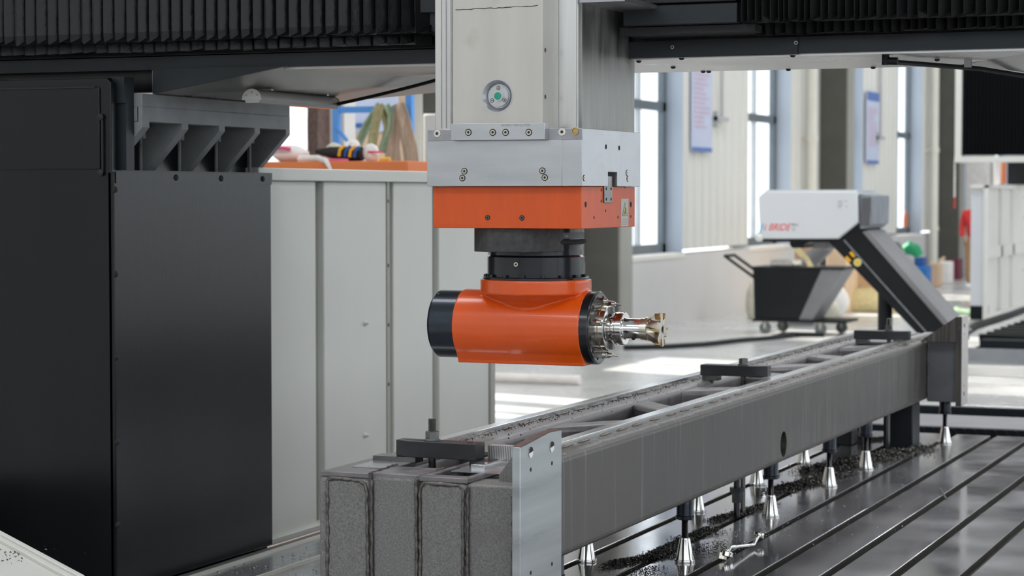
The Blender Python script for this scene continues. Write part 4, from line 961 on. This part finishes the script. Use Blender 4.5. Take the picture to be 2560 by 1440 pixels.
# inward = towards the camera
nin = (Vector((0, 0, 0)) - (a + b) / 2); nin.z = 0; nin = (nin - d * nin.dot(d)).normalized()
t = thing('chip_tray', 'cream sheet metal tray with raised lip in the lower left corner', 'tray', ((a + b) / 2)[:2] + (.5,))
def strip(s0, s1, z0, z1, name, mat='white', bev=.002):
    p0 = a - d * 1.2; p1 = b + d * .0
    q = [p0 + nin * s0, p1 + nin * s0, p1 + nin * s1, p0 + nin * s1]
    return MB().prism([(v.x, v.y) for v in q], 2, z0, z1).build(name, mat, t, bevel=bev)
strip(0, .016, .70, .78, 'rim'); strip(.016, .034, .70, .774, 'rim_fold'); strip(.034, 1.0, .75, .764, 'tray_floor'); strip(.1, .16, .0, .75, 'tray_leg')
rr_ = (a + b) / 2 + nin * .12 + d * -.05
chips('chip_scatter', [(rr_.x, rr_.y, .05, .05, 70, .002, .007, .764), (rr_.x + .02, rr_.y - .03, .09, .09, 60, .001, .003, .764)], 'few grey chips lying in the cream tray', 8, 'chips', .001)

# ================================================================== CHIP CONVEYOR
X = 18.0
t = thing('chip_elevator', 'white and black inclined chip elevator conveyor behind the beam', 'conveyor', (X, 4.3, 0))
A_ = [P(px, py, 0, X) for px, py in ((1895, 492), (1912, 478), (2143, 478), (2145, 556), (2095, 597), (1900, 597))]
MB().prism([(p_.y, p_.z) for p_ in A_], 0, X, X + .7).build('head_cover', 'cabwhite', t, bevel=.012)
tp = P(2000, 478, 0, X).z
MB().prism([(P(1912, 478, 0, X).y, tp), (P(2143, 478, 0, X).y, tp), (P(2143, 478, 0, X).y, tp + .012), (P(1912, 478, 0, X).y, tp + .012)], 0, X + .02, X + .68).build('lid', 'cabwhite', t)
B_ = [P(px, py, 0, X + .02) for px, py in ((2148, 484), (2182, 489), (2180, 560), (2166, 572), (2148, 572))]
MB().prism([(p_.y, p_.z) for p_ in B_], 0, X + .03, X + .67).build('vent_box', 'vent', t, bevel=.01)
for k in range(7):
    q = P(2156 + k * 3.4, 495, 0, X + .029); q2 = P(2152 + k * 3.4, 565, 0, X + .029); MB().tube([q, q2], .004, 5).build('louvre', 'ink', t)
C2 = [P(px, py, 0, X + .06) for px, py in ((1905, 597), (2100, 597), (2148, 560), (2160, 575), (2300, 720), (2400, 850), (2290, 850), (2155, 735), (2060, 610), (2030, 602), (2024, 607), (1905, 604))]
C2 = [P(px, py, 0, X + .06) for px, py in ((1905, 596), (2098, 594), (2146, 556), (2166, 575), (2392, 835), (2392, 860), (2318, 860), (2072, 606), (1905, 604))]
MB().prism([(p_.y, p_.z) for p_ in C2], 0, X + .06, X + .64).build('conveyor_body', 'convblk', t, bevel=.006)
s0 = P(2110, 600, 0, X + .05); s1 = P(2340, 858, 0, X + .05)
MB().tube([s0, s1], .006, 6).build('side_seam', 'vent', t)
e0 = [P(px, py, 0, X + .05) for px, py in ((2170, 575), (2398, 835), (2385, 842), (2156, 580))]
MB().prism([(p_.y, p_.z) for p_ in e0], 0, X + .045, X + .655).build('top_cover', 'convgrey', t, bevel=.004)
# discharge chute and drive
D2 = [P(px, py, 0, X + .1) for px, py in ((1975, 604), (2026, 604), (2010, 612), (2008, 620), (1980, 620), (1974, 611))]
MB().prism([(p_.y, p_.z) for p_ in D2], 0, X + .1, X + .6).build('discharge_chute', 'convblk', t)
D3 = [P(px, py, 0, X + .09) for px, py in ((2030, 600), (2065, 600), (2055, 625), (2020, 622))]
MB().prism([(p_.y, p_.z) for p_ in D3], 0, X + .2, X + .5).build('motor', 'convgrey', t, bevel=.01)
q = P(2213, 735, 0, X + .3); MB().cyl((q.x, q.y, 0), (q.x, q.y, q.z + .12), .062, n=20).build('support_leg', 'convblk', t)
MB().box(q.x - .15, q.x + .15, q.y - .12, q.y + .12, 0, .015).build('leg_foot', 'convblk', t)
for px, py in ((2131, 636), (2120, 648)):
    c0 = P(px, py, 0, X + .055); u = Vector((0, s1.y - s0.y, s1.z - s0.z)).normalized(); v = Vector((0, -u.z, u.y))
    pts = [c0 + u * i_ * .026 + v * j_ * .013 for i_, j_ in ((-1, -1), (1, -1), (1, 1), (-1, 1))]
    MB().prism([(p_.y, p_.z) for p_ in pts], 0, X + .052, X + .061).build('warning_label', 'yellow', t)
q = P(2144, 656, 0, X + .05); MB().lathe(q, (-1, 0, 0), [(0, .034), (.006, .034), (.006, .022)], 24).build('round_label', 'yellowp', t); MB().lathe(q + Vector((-.006, 0, 0)), (-1, 0, 0), [(0, .018), (.002, .018)], 20).build('label_centre', 'yellow', t)
lg = P(1896, 579, 0, X - .001); text('logo', 'J', 'cyan', t, lg, (0, -1, 0), (0, 0, 1), .10, .001, shear=.4, offset=.001, sx=1.1)
text('logo', 'i', 'redink', t, P(1908, 576, 0, X - .001), (0, -1, 0), (0, 0, 1), .075, .001, shear=.4, offset=.001)
text('logo', 'BRIDE', 'redink', t, P(1920, 576, 0, X - .001), (0, -1, 0), (0, 0, 1), .086, .001, shear=.4, offset=.0, sx=.82)
text('logo_script', '\u7cbe\u673a', 'inkl', t, P(1979, 565, 0, X - .001), (0, -1, 0), (0, 0, 1), .03, .001)
text('logo_script', '\u79d1', 'inkl', t, P(1980, 577, 0, X - .001), (0, -1, 0), (0, 0, 1), .03, .001)
mb = MB()
for px, py, wd_ in ((2095, 503, 12), (2095, 508, 10), (2095, 513, 12), (2095, 518, 9), (2112, 503, 6), (2114, 517, 5)):
    q = P(px, py, 0, X); q2 = P(px + wd_, py, 0, X); mb.box(X - .002, X + .002, q2.y, q.y, q.z - .004, q.z + .004)
mb.build('small_print', 'inkl', t)
q = P(1898, 594, 0, X - .02); tag(MB().ell(tuple(q), .035, .035, .035, 16, 10).build('round_lamp', 'cabcream'), 'small white round knob at the lower left of the elevator cover', 'knob')
# red funnel hanging behind the elevator
p0, p1 = P(2168, 580, 0, 18.75), P(2182, 602, 0, 18.75)
t = thing('red_bucket', 'small red bucket hanging behind the elevator top', 'bucket', tuple(p1))
MB().lathe(p1, p0 - p1, [(-.03, .045), (0, .05), ((p0 - p1).length, .04)], 18).build('bucket', 'red', t); MB().box(18.6, 18.8, p0.y - .02, p0.y + .02, p0.z, p0.z + .03).build('bucket_hook', 'convgrey', t)

# ================================================================== TROLLEY
X = 26.3
t = thing('tipping_trolley', 'black tipping scrap trolley with handle and castors near the wall', 'trolley', (X, 6.9, 0))
ya, yb, yc, yd = 7.477, 6.316, 6.62, 7.45
prof = [(ya, .82), (yb, .83), (yc + .12, .20), (ya - .02, .19)]
w_ = .62
MB().prism([(ya, .82), (6.60, .82), (6.885, .19), (ya - .02, .19)], 0, X, X + w_).build('tub', 'convblk', t, bevel=.01)
sl = MB().prism([(6.60, .82), (yb, .83), (P(2030, 800, 0, X).y, .19), (6.885, .19)], 0, X + .01, X + w_ - .01).build('sloping_front', 'convgrey', t)  # grey stands in for light caught by the sloping end of the tub
MB().box(X - .015, X + w_ + .015, yb - .01, ya + .01, .815, .845).build('rim', 'convblk', t, bevel=.004)
MB().box(X - .02, X + w_ + .02, 6.28, ya, .155, .19).build('deck', 'convblk', t, bevel=.004)
hA = P(1812, 640, 0, X); hB = P(1880, 690, 0, X)
for dx in (0, .42):
    MB().tube([(X + dx, ya - .03, .70), (X + dx, hA.y, hA.z)], .02, 8).build('handle_bar', 'convblk', t)
MB().tube([(X, hA.y, hA.z), (X + .42, hA.y, hA.z)], .02, 8).build('handle_grip', 'convblk', t)
for i, (yy, xx) in enumerate(((7.33, X + .06), (7.22, X + .5), (6.62, X + .06), (6.46, X + .5))):
    cs = MB().cyl((xx - .02, yy, .075), (xx + .02, yy, .075), .073, n=20).build('castor_wheel', 'rubber', t)
    MB().box(xx - .03, xx + .03, yy - .03, yy + .03, .14, .16).box(xx - .032, xx - .024, yy - .02, yy + .02, .07, .15).box(xx + .024, xx + .032, yy - .02, yy + .02, .07, .15).build('castor_fork', 'chrome_b', cs)
# things standing in the tub
q = P(2002, 665, 0, X + .3)
tag(MB().box(X + .1, X + .5, 6.98, 7.28, .85, .93).build('tin_box', 'chrome_b', bevel=.01), 'shiny pale tin lying in the black trolley', 'tin')
tag(MB().tube([(X + .3, 7.0, 1.07), (X + .3, 6.86, .93), (X + .25, 6.78, .82)], .03, 8).build('yellow_batten', 'straw'), 'yellowish batten leaning out of the trolley', 'batten')
ca = P(2030, 610, 0, X + 2.0).y; cb_ = P(1986, 610, 0, X + 2.0).y
tag(MB().box(X + 2.0, X + 2.4, ca, cb_, .7, 1.12).build('brown_carton', 'card', bevel=.01), 'brown upright carton behind the trolley under the elevator head', 'carton', 'cartons by the wall')
tag(MB().box(X + 1.9, X + 2.5, ca - .05, cb_ + .05, 0, .7).build('crate', 'convgrey', bevel=.01), 'dark crate hidden behind the black trolley', 'crate')
q0 = P(2008, 745, 0, 28.5); q0.z = .76; q1 = P(2075, 605, 0, 27.5)
tag(MB().tube([q0, q1], .11, 14).build('grey_roll', 'convgrey'), 'dark grey roll leaning behind the elevator body', 'roll')

# ================================================================== GOODS ALONG THE WALL
def bx(px0, px1, pyt, pyb, x, dep, mat, name, label, cat, group=None, bev=.01, flaps=False):
    a = P(px0, pyb, 0, x); b = P(px1, pyt, 0, x)
    if a.z < .15: a.z = 0
    t = thing(name, label, cat, (x, (a.y + b.y) / 2, max(0, a.z)), group)
    z0 = max(0, a.z)
    MB().box(x, x + dep, b.y, a.y, z0, b.z).build('body', mat, t, bevel=bev)
    if flaps: MB().box(x + .02, x + dep - .02, b.y + .0, a.y - .0, b.z - .02, b.z + .02).build('lid_flap', mat, t, bevel=.004)
    return t
bx(2065, 2115, 625, 772, 31.5, .8, 'card2', 'cardboard_box', 'pale cardboard box standing behind the elevator leg', 'box', 'cardboard boxes by the wall', flaps=True)
bx(2112, 2178, 660, 745, 32.3, .7, 'card', 'cardboard_box', 'brown cardboard box right of the pale one', 'box', 'cardboard boxes by the wall', flaps=True)
bx(2172, 2206, 690, 752, 33.2, .5, 'teal', 'teal_drum', 'teal drum standing behind the elevator slope', 'drum')
def bag(px, pyb, rpx, hpx, x, mat, name, label, cat, group=None, seed=0, tied=False):
    a = P(px, pyb, 0, x); sc2 = (x / math.cos(YAW)) / FPX * 1.0
    r = rpx * sc2; h = hpx * sc2 / 2; z = max(0, a.z) if a.z > .15 else 0
    t = thing(name, label, cat, (x, a.y, z), group)
    MB().ell((x, a.y, z + h * .93), r * .8, r, h, 20, 12, .05, seed, flat=-h * .93).build('sack_body', mat, t)
    MB().lathe((x, a.y, z + h * 1.8), (0, 0, 1), [(0, r * .2), (h * .12, r * .14), (h * .3, r * .24)], 12).build('gathered_neck', mat, t)
    return t
bag(2082, 790, 38, 82, 30.3, 'bag', 'white_sack', 'white sack leaning on the cardboard box right of trolley', 'sack', 'sacks by the wall', 1)
bag(2063, 805, 34, 58, 29.3, 'sack', 'beige_sack', 'low beige sack beside the trolley deck', 'sack', 'sacks by the wall', 2)
bag(1878, 790, 14, 82, 29.3, 'sack', 'beige_sack', 'olive beige sack squeezed between wall and trolley', 'sack', 'sacks by the wall', 6)
a = P(2150, 775, 2, 0)
tag(MB().ell((a.x, a.y, .08), .45, .62, .26, 24, 12, .07, 4, flat=-.08).build('woven_sack_heap', 'straw'), 'yellow woven sack slumped on the floor left of the elevator leg', 'sack', 'sacks by the wall')
t = bag(2262, 728, 32, 88, 37, 'sack', 'big_sack', 'big greenish white sack right of the elevator slope', 'sack', 'sacks by the wall', 5)
a = P(2262, 625, 0, 36.8); b = P(2300, 632, 0, 36.8)
tag(MB().tube([a, a.lerp(b, .3) + Vector((0, 0, .05)), a.lerp(b, .7) + Vector((0, 0, .03)), b - Vector((0, 0, .05))], [.09, .12, .11, .07], 12).build('green_bottle', 'green2'), 'green jug lying on top of the big sack', 'jug')
a = P(2236, 625, 0, 36.9); tag(MB().lathe(a, (-1, .2, 0), [(0, .16), (.1, .16), (.1, .08), (0, .08)], 20, closed=True).build('tape_roll', 'convgrey'), 'grey coiled roll on the sack beside the green jug', 'roll')
bx(2262, 2285, 702, 722, 38.6, .2, 'card2', 'small_tub', 'small pinkish tub beside the blue bin', 'tub')
t = bx(2286, 2320, 665, 719, 39.8, .35, 'bluebin', 'blue_bin', 'blue plastic basket bin on the floor by the wall', 'bin', None, .03)
bx(2285, 2309, 644, 664, 39.9, .3, 'bluedk', 'blue_lid_box', 'dark blue box standing on the blue bin', 'box')
t = bx(2320, 2348, 658, 714, 41.0, .35, 'card2', 'white_bin', 'pinkish white bin right of the blue bin', 'bin', 'white bins by the wall', .03)
t = bx(2346, 2375, 654, 708, 42.2, .4, 'bag', 'white_bin', 'white bin at the right end of the row of bins', 'bin', 'white bins by the wall', .03)
a = P(2350, 655, 0, 42.3); b = P(2362, 643, 0, 42.3); tag(MB().tube([a, b], [.06, .02], 8).build('paper_scrap', 'card2'), 'crumpled pale paper sticking out of the white bin', 'paper')
bx(2376, 2398, 648, 695, 44.5, .4, 'darkred', 'dark_red_crate', 'dark red crate with orange top in front of the far column', 'crate')
for px, py, s, l in ((2352, 795, 1, 'green and white coiled sling lying at the elevator foot'), (2440, 790, 1.3, 'green and white sling heap under the white cabinet')):
    a = P(px, py, 2, 0.01); pts = []
    for k in range(60):
        th = k * .55; r_ = .13 * s + .05 * math.sin(k * .9); pts.append((a.x + r_ * 1.2 * math.cos(th), a.y + r_ * 1.6 * math.sin(th), a.z + .03 + .03 * math.sin(k * 1.7) + .001 * k))
    tag(MB().tube(pts, .028, 6).build('lifting_sling', 'sling'), l, 'sling')
# cable on the floor and white conduit
a = [P(px, py, 2, .02) for px, py in ((1560, 870), (1665, 868), (1760, 862), (1850, 852), (1925, 846), (1985, 838), (2060, 838))]
tag(MB().tube(a, .035, 8).build('floor_cable', 'cable'), 'thick dark cable lying across the floor below the trolley', 'cable')
a = P(1230, 943, 2, .05); b = P(1450, 950, 2, .05)
tag(MB().tube([a, b], .045, 12).build('floor_pipe', 'bag'), 'white pipe lying on the floor behind the guard end', 'pipe')
a = P(1640, 852, 2, 0)

# ================================================================== ORANGE CABINET AND RACK BEHIND THE GUARD
X = 12.0
q0 = P(640, 425, 0, X); q1 = P(1020, 425, 0, X); zt = P(1020, 402, 0, X).z
t = thing('orange_cabinet', 'orange topped cabinet seen above the cream guard fence', 'cabinet', (X, (q0.y + q1.y) / 2, 0))
MB().box(X, X + 1.0, q1.y, q0.y, zt - .09, zt).build('orange_top', 'otray', t, bevel=.008)
MB().box(X + .02, X + .98, q1.y + .02, q0.y - .02, 0, zt - .09).build('body', 'otray', t)
def on_top(px, py): q = P(px, py, 0, X + .3); return q
def item_bag(px, rpx, hpx, mat, label, seed, ob='plastic_bag', dx=.3):
    q = P(px, 404, 0, X + dx); s_ = (X + dx) / math.cos(YAW) / FPX; r = rpx * s_; h = hpx * s_ / 2
    t = thing(ob, label, 'bag', (X + dx, q.y, zt), 'plastic bags on the orange cabinet')
    MB().ell((X + dx, q.y, zt + h * .9), r * .8, r, h, 20, 12, .06, seed, flat=-h * .9).build('bag_body', mat, t); return t, Vector((X + dx, q.y, zt)), r, h
tb_, q, r, h = item_bag(728, 50, 46, 'bag', 'white plastic bag with red strap, left on the orange cabinet', 21)
MB().tube([q + Vector((-r * .8, r * .8, h * 1.5)), q + Vector((-r * .9, 0, h * 1.62)), q + Vector((-r * .8, -r * .4, h * 1.45))], .012, 8).build('red_strap', 'pink', tb_)
tb2, q, r, h = item_bag(928, 22, 48, 'bag', 'upright white bag right of the black bundle on the orange cabinet', 23, dx=.2)
MB().tube([q + Vector((-r * .8, -r, h * 1.0)), q + Vector((-r * .9, 0, h * 1.05)), q + Vector((-r * .8, -r * 1.9, h * 1.0))], .006, 8).build('red_strap', 'pink', tb2)
tb3, q, r, h = item_bag(885, 20, 62, 'bag', 'white crumpled bag behind the black bundle', 25, dx=.7)
tb4, q, r, h = item_bag(835, 28, 55, 'sack', 'cream bag behind the black bundle, left side', 27, dx=.8)
a = P(790, 378, 0, X + .2); b = P(905, 386, 0, X + .2)
t = thing('black_bundle', 'black wrapped bundle with orange and purple ties lying on the orange cabinet', 'bundle', (X + .2, (a.y + b.y) / 2, zt))
MB().tube([a, a.lerp(b, .3), a.lerp(b, .7) - Vector((0, 0, .01)), b + Vector((0, 0, .005))], [.012, .035, .055, .045], 12).build('wrap', 'hole', t)
for s_, m_ in ((.62, 'yellow'), (.75, 'bluedk'), (.85, 'yellow'), (.95, 'bluedk')):
    c0 = a.lerp(b, s_); MB().tube([c0 + Vector((-.055, .01, -.02)), c0 + Vector((-.06, 0, .02)), c0 + Vector((-.04, -.02, .045))], .011, 6).build('tie', m_, t)
a = P(760, 403, 0, X - .01); tag(MB().tube([P(750, 398, 0, X + .1), P(795, 396, 0, X + .05), P(815, 402, 0, X - .015), P(827, 424, 0, X - .015)], [.025, .02, .016, .01], 8).build('white_strap', 'bag'), 'white strap hanging over the orange cabinet edge', 'strap')
tag(MB().tube([P(950, 401, 0, X + .15), P(975, 398, 0, X + .15)], .014, 8).build('yellow_stick', 'yellow'), 'short yellow stick on the orange cabinet', 'stick')
tag(MB().tube([P(820, 401, 0, X + .1), P(870, 402, 0, X + .1)], .012, 8).build('pink_rag', 'pink'), 'pink rag lying in front of the black bundle', 'rag')
# blue rack
X = 14.0
t = thing('blue_rack', 'blue painted steel frame rack behind the orange cabinet', 'rack', (X, 6.8, 0))
pa = P(838, 300, 0, X).y; pb = P(1021, 300, 0, X).y
zt_r = P(1021, 236, 0, X).z
for y, z in ((pa, zt_r + .25), (pb, zt_r)): MB().box(X, X + .05, y - .025, y + .025, 0, z).build('post', 'blue', t, bevel=.003)
zb_ = P(900, 273, 0, X).z
MB().box(X + .01, X + .04, pb, pa, zb_ - .025, zb_ + .02).build('beam', 'blue', t)
MB().tube([P(842, 318, 0, X), P(868, 352, 0, X)], .014, 8).build('brace', 'blue', t)
def ribbon(px, label, mat, X_, wpx, name='hanging_sling', tw=1):
    pts = [P(p_[0], p_[1], 0, X_) for p_ in px]; s_ = X_ / math.cos(YAW) / FPX; h = wpx * s_ / 2
    vs = []; fs = []
    for i, p_ in enumerate(pts):
        d = (pts[min(i + 1, len(pts) - 1)] - pts[max(i - 1, 0)]).normalized(); n_ = Vector((-1, 0, 0)).cross(d).normalized()
        k = h * (px[i][2] if len(px[i]) > 2 else 1)
        for s2, dx in ((-1, 0), (-.4, -.02), (.3, .012), (1, 0)): vs.append(p_ + n_ * k * s2 + Vector((dx, 0, 0)))
        for s2, dx in ((-1, .01), (-.4, -.01), (.3, .022), (1, .01)): vs.append(p_ + n_ * k * s2 + Vector((dx, 0, 0)))
    m = len(pts)
    for i in range(m - 1):
        a = i * 8; b = a + 8
        for k in range(3): fs += [(a + k, a + k + 1, b + k + 1, b + k), (a + 4 + k + 1, a + 4 + k, b + 4 + k, b + 4 + k + 1)]
        fs += [(a, b, b + 4, a + 4), (a + 3, a + 7, b + 7, b + 3)]
    return tag(MB().add(vs, fs).build(name, mat), label, 'sling', 'lifting slings hung on the blue rack')
ribbon([(952, 262), (935, 285), (915, 315), (902, 345), (893, 365)], 'pale green sling slanting down left on the blue rack', 'sling', X - .05, 22)
ribbon([(950, 262), (942, 290), (935, 320), (930, 360), (932, 395)], 'green yellow sling hanging nearly straight on the blue rack', 'sling2', X - .09, 26)
ribbon([(948, 262), (960, 285), (968, 320), (962, 350), (952, 380)], 'olive sling loop in the middle of the blue rack', 'sling2', X - .03, 20)
ribbon([(965, 262), (976, 285), (976, 320), (966, 345), (955, 375)], 'green sling loop curving right on the blue rack', 'sling', X - .08, 17)
ribbon([(992, 262, .6), (992, 290), (985, 330, 1.1), (980, 370, 1.3), (985, 425, 1.4)], 'pinkish brown webbing sling hanging behind the striped one', 'rope', X - .06, 32)
ribbon([(998, 258, .8), (1006, 290), (1015, 330, 1.1), (1024, 370, 1.2), (1030, 430, 1.2)], 'brown striped webbing sling at the right of the blue rack', 'rope', X - .10, 34)
# grey notice and panels on the wall behind
bx(868, 992, 225, 330, 16.94, .05, 'poster', 'grey_board', 'blue grey board hanging behind the blue rack', 'board', None, .004)
bx(877, 905, 308, 319, 16.90, .04, 'bluedk', 'blue_tag', 'small dark blue tag on the grey board', 'tag')
bx(770, 796, 225, 1200, 15.6, .3, 'rustedge', 'door_post', 'brownish door post beyond the orange cabinet', 'post', 'posts behind the orange cabinet')
bx(800, 862, 225, 1200, 15.8, .2, 'dado', 'grey_locker', 'pale grey locker side behind the blue rack', 'locker')
bx(1058, 1095, 200, 283, 15.0, .3, 'hcol', 'control_box', 'dark grey box standing on the cream cabinet behind the ram', 'box')
bx(1060, 1110, 284, 1200, 14.9, .6, 'wall', 'cream_cabinet', 'tall cream cabinet right of the hanging slings', 'cabinet')
bx(1030, 1056, 180, 1200, 15.0, .3, 'white', 'cream_post', 'cream post right of the blue rack', 'post', 'posts behind the orange cabinet')
bx(862, 1030, 180, 1200, 17.0, .2, 'card2', 'pale_partition', 'pale partition wall behind the blue rack', 'partition')

# ================================================================== MACHINE ON THE RIGHT
X = 30.0
t = thing('machine_cabinet', 'tall white ribbed machine guard cabinet on the right', 'cabinet', (X, 5.3, 0))
ya = P(2425, 600, 0, X).y; yb = P(2467, 600, 0, X).y; zt = P(2450, 462, 0, X).z; xe = 33.8
zb = P(2440, 765, 0, X).z
MB().box(X + .05, X + .25, yb + .01, ya, zb, zt - .05).build('front_panel', 'cabwhite', t)
MB().box(X, X + .12, yb - .01, yb + .05, .02, zt).box(X, xe, yb - .01, ya, zt - .05, zt).box(xe - .1, xe, yb - .01, yb + .05, 0.02, zt).build('frame', 'cabcream', t, bevel=.006)
MB().box(X + .1, xe - .05, yb + .05, yb + .09, .05, zt - .04).build('side_sheet', 'cabcream', t)
for x in (X + 1.2, X + 2.2): MB().box(x, x + .12, yb + .0, yb + .05, .05, zt - .04).build('side_rib', 'cabcream', t)
MB().box(X + .1, xe, yb - .0, yb + .05, .86, 1.02).build('mid_rail', 'cabcream', t); MB().box(X + .05, xe, yb - .03, yb + .05, 0.02, .10).build('bottom_rail', 'cabcream', t)
MB().box(X + .04, X + .3, yb + .015, ya - .0, .02, zb).build('plinth', 'chain', t)
for z in (.6, 1.0, 1.4, 1.7): put(DBOLT, 'side_bolt', t, (xe - .35, yb + .049, z), PI / 2, 2.0)
bx(2546, 2640, 466, 740, 34.2, .4, 'cabcream', 'machine_cabinet', 'second cream machine cabinet at the right picture edge', 'cabinet')
t = thing('machine_bellows_door', 'black ribbed bellows door in a white frame at upper right', 'machine door', (30, 5.3, 2.27))
y0 = P(2395, 390, 0, 30).y; y1 = 4.2; z0 = P(2450, 388, 0, 30).z
MB().box(30.02, 30.06, y1, y0 - .06, z0, 3.9).build('backing', 'hole', t)
mb = MB(); y = y0 - .07; rb = MB().prism([(0, -.022), (-.035, 0), (0, .022)], 2, 0, 3.9 - z0).mesh('bellows_fold', 'bellow')
while y > y1: put(rb, 'bellows_fold', t, (30.02, y, z0)); y -= .05
MB().box(29.96, 30.08, y0 - .05, y0 + .04, z0 - .1, 3.9).build('frame_post', 'cabcream', t, bevel=.006)
MB().box(29.94, 30.1, y1, y0 + .04, z0 - .1, z0 - .02).build('frame_rail', 'cabcream', t, bevel=.006)
t.location.z = z0
for ch in t.children: ch.location.z -= z0 - 2.27
q = P(2396, 400, 0, 30.1); q2 = P(2388, 520, 0, 30.1)
t = thing('hanging_chain', 'white and red barrier chain hanging below the frame corner', 'chain', tuple(q2))
n = 26
for k in range(n):
    c0 = Vector((30.0, q.y + .03, q.z + (q2.z - q.z) * k / n)); MB().tube([c0, c0 + Vector((0, .0, -.026))], .014 if k % 2 else .009, 6).build('chain_link', 'bag' if k < 20 else 'red', t)
bx(2503, 2513, 400, 460, 31.5, .1, 'otray', 'orange_post', 'thin orange post above the white cabinet', 'post')
bx(2484, 2500, 398, 462, 31.8, .1, 'cabwhite', 'white_post', 'white post left of the orange one', 'post')
bx(2518, 2640, 402, 461, 32.5, .3, 'convblk', 'dark_screen', 'dark panel above the cabinets at the right edge', 'panel')
a = P(2430, 520, 0, 33)
bx(2412, 2470, 398, 725, 46, .3, 'bag', 'white_sheet', 'white hanging sheet behind the machine frame', 'sheet')
# dark chip pan and hoses
t = thing('machine_chip_pan', 'black rimmed chip pan with ribbed conveyor slats in front of the white cabinet', 'chip pan', (26, 4, 0))
MB().box(23.8, 24.1, 1.5, 4.21, 0, .16).build('pan_front', 'chain', t, bevel=.004)
MB().box(24.1, 29.2, 1.5, 4.3, .0, .06).build('pan_floor', 'chain', t)
sl_ = MB().box(-.05, .05, -2.8, 0, 0, .07).mesh('slat', 'cable')
for k in range(9): o_ = put(sl_, 'slat', t, (24.7 + k * .48, 4.35 + k * .0, .10)); o_.rotation_euler = (0, 0, -.35)
tag(MB().tube([P(2400, 838, 2, .2), P(2440, 815, 2, .2), P(2520, 790, 2, .2), P(2560, 775, 2, .2)], .05, 8).build('black_hose', 'cable'), 'black hose running along the rim of the chip pan', 'hose')

# ================================================================== PERSON behind the white cabinet
def skin_mesh(name, pts, edges, rad, mat, parent, sub=2):
    me = bpy.data.meshes.new(name); o0 = OR[parent.name]; me.from_pydata([Vector(p_) - o0 for p_ in pts], edges, []); me.materials.append(mt[mat])
    ob = bpy.data.objects.new(name, me); COL.objects.link(ob); ob.parent = parent; OR[ob.name] = o0
    md = ob.modifiers.new('skin', 'SKIN'); md.use_smooth_shade = True
    for i, r in enumerate(rad): me.skin_vertices[0].data[i].radius = r if isinstance(r, tuple) else (r, r)
    me.skin_vertices[0].data[0].use_root = True
    s_ = ob.modifiers.new('sub', 'SUBSURF'); s_.levels = sub; s_.render_levels = sub
    return ob
px_ = P(2422, 722, 2, 0); bxp, byp = 40.3, P(2438, 700, 0, 40.3).y
t = thing('person', 'person in red jacket and tan trousers standing half hidden behind the white cabinet', 'person', (bxp, byp, 0))
b_ = Vector((bxp, byp, 0))
def q3(x, y, z): return tuple(b_ + Vector((x, y, z)))
skin_mesh('body', [q3(0, 0, .95), q3(0, 0, 1.15), q3(0, 0, 1.38), q3(0, 0, 1.50), q3(-.02, 0, 1.62), q3(0, .18, 1.40), q3(0, .22, 1.12), q3(-.08, .2, .9), q3(0, -.18, 1.40), q3(0, -.22, 1.12), q3(-.08, -.2, .9), q3(0, .09, .88), q3(0, .1, .48), q3(.02, .1, .08), q3(-.14, .1, .05), q3(0, -.09, .88), q3(0, -.1, .48), q3(.02, -.1, .08), q3(-.14, -.1, .05)],
          [(0, 1), (1, 2), (2, 3), (3, 4), (2, 5), (5, 6), (6, 7), (2, 8), (8, 9), (9, 10), (0, 11), (11, 12), (12, 13), (13, 14), (0, 15), (15, 16), (16, 17), (17, 18)],
          [.13, .12, .14, .055, .095, .05, .04, .03, .05, .04, .03, .09, .06, .04, .035, .09, .06, .04, .035], 'skin', t)
skin_mesh('jacket', [q3(0, 0, .88), q3(0, 0, 1.12), q3(0, 0, 1.38), q3(0, 0, 1.47), q3(0, .20, 1.40), q3(0, .25, 1.12), q3(-.07, .23, .95), q3(0, -.20, 1.40), q3(0, -.25, 1.12), q3(-.07, -.23, .95)],
          [(0, 1), (1, 2), (2, 3), (2, 4), (4, 5), (5, 6), (2, 7), (7, 8), (8, 9)], [(.16, .2), (.15, .18), (.16, .2), .08, .075, .06, .05, .075, .06, .05], 'red', t)
skin_mesh('trousers', [q3(0, 0, .92), q3(0, .1, .82), q3(0, .11, .48), q3(.01, .11, .1), q3(0, -.1, .82), q3(0, -.11, .48), q3(.01, -.11, .1)], [(0, 1), (1, 2), (2, 3), (0, 4), (4, 5), (5, 6)], [.15, .115, .085, .07, .115, .085, .07], 'trouser', t)
skin_mesh('hair', [q3(.01, 0, 1.60), q3(.02, 0, 1.69)], [(0, 1)], [.10, .085], 'hair', t)
for s_ in (-1, 1): MB().ell(q3(-.06, s_ * .11, .05), .15, .06, .06, 12, 8, flat=-.05).build('shoe', 'bag', t)

# right gantry column, out of the frame but part of the machine
t = thing('gantry_column', 'black gantry column on the right, outside the picture', 'machine column', (6.5, -1.2, 0))
MB().box(6.02, 7.1, -1.9, -.9, 0, 2.15).build('column_core', 'paintblk', t, bevel=.005)
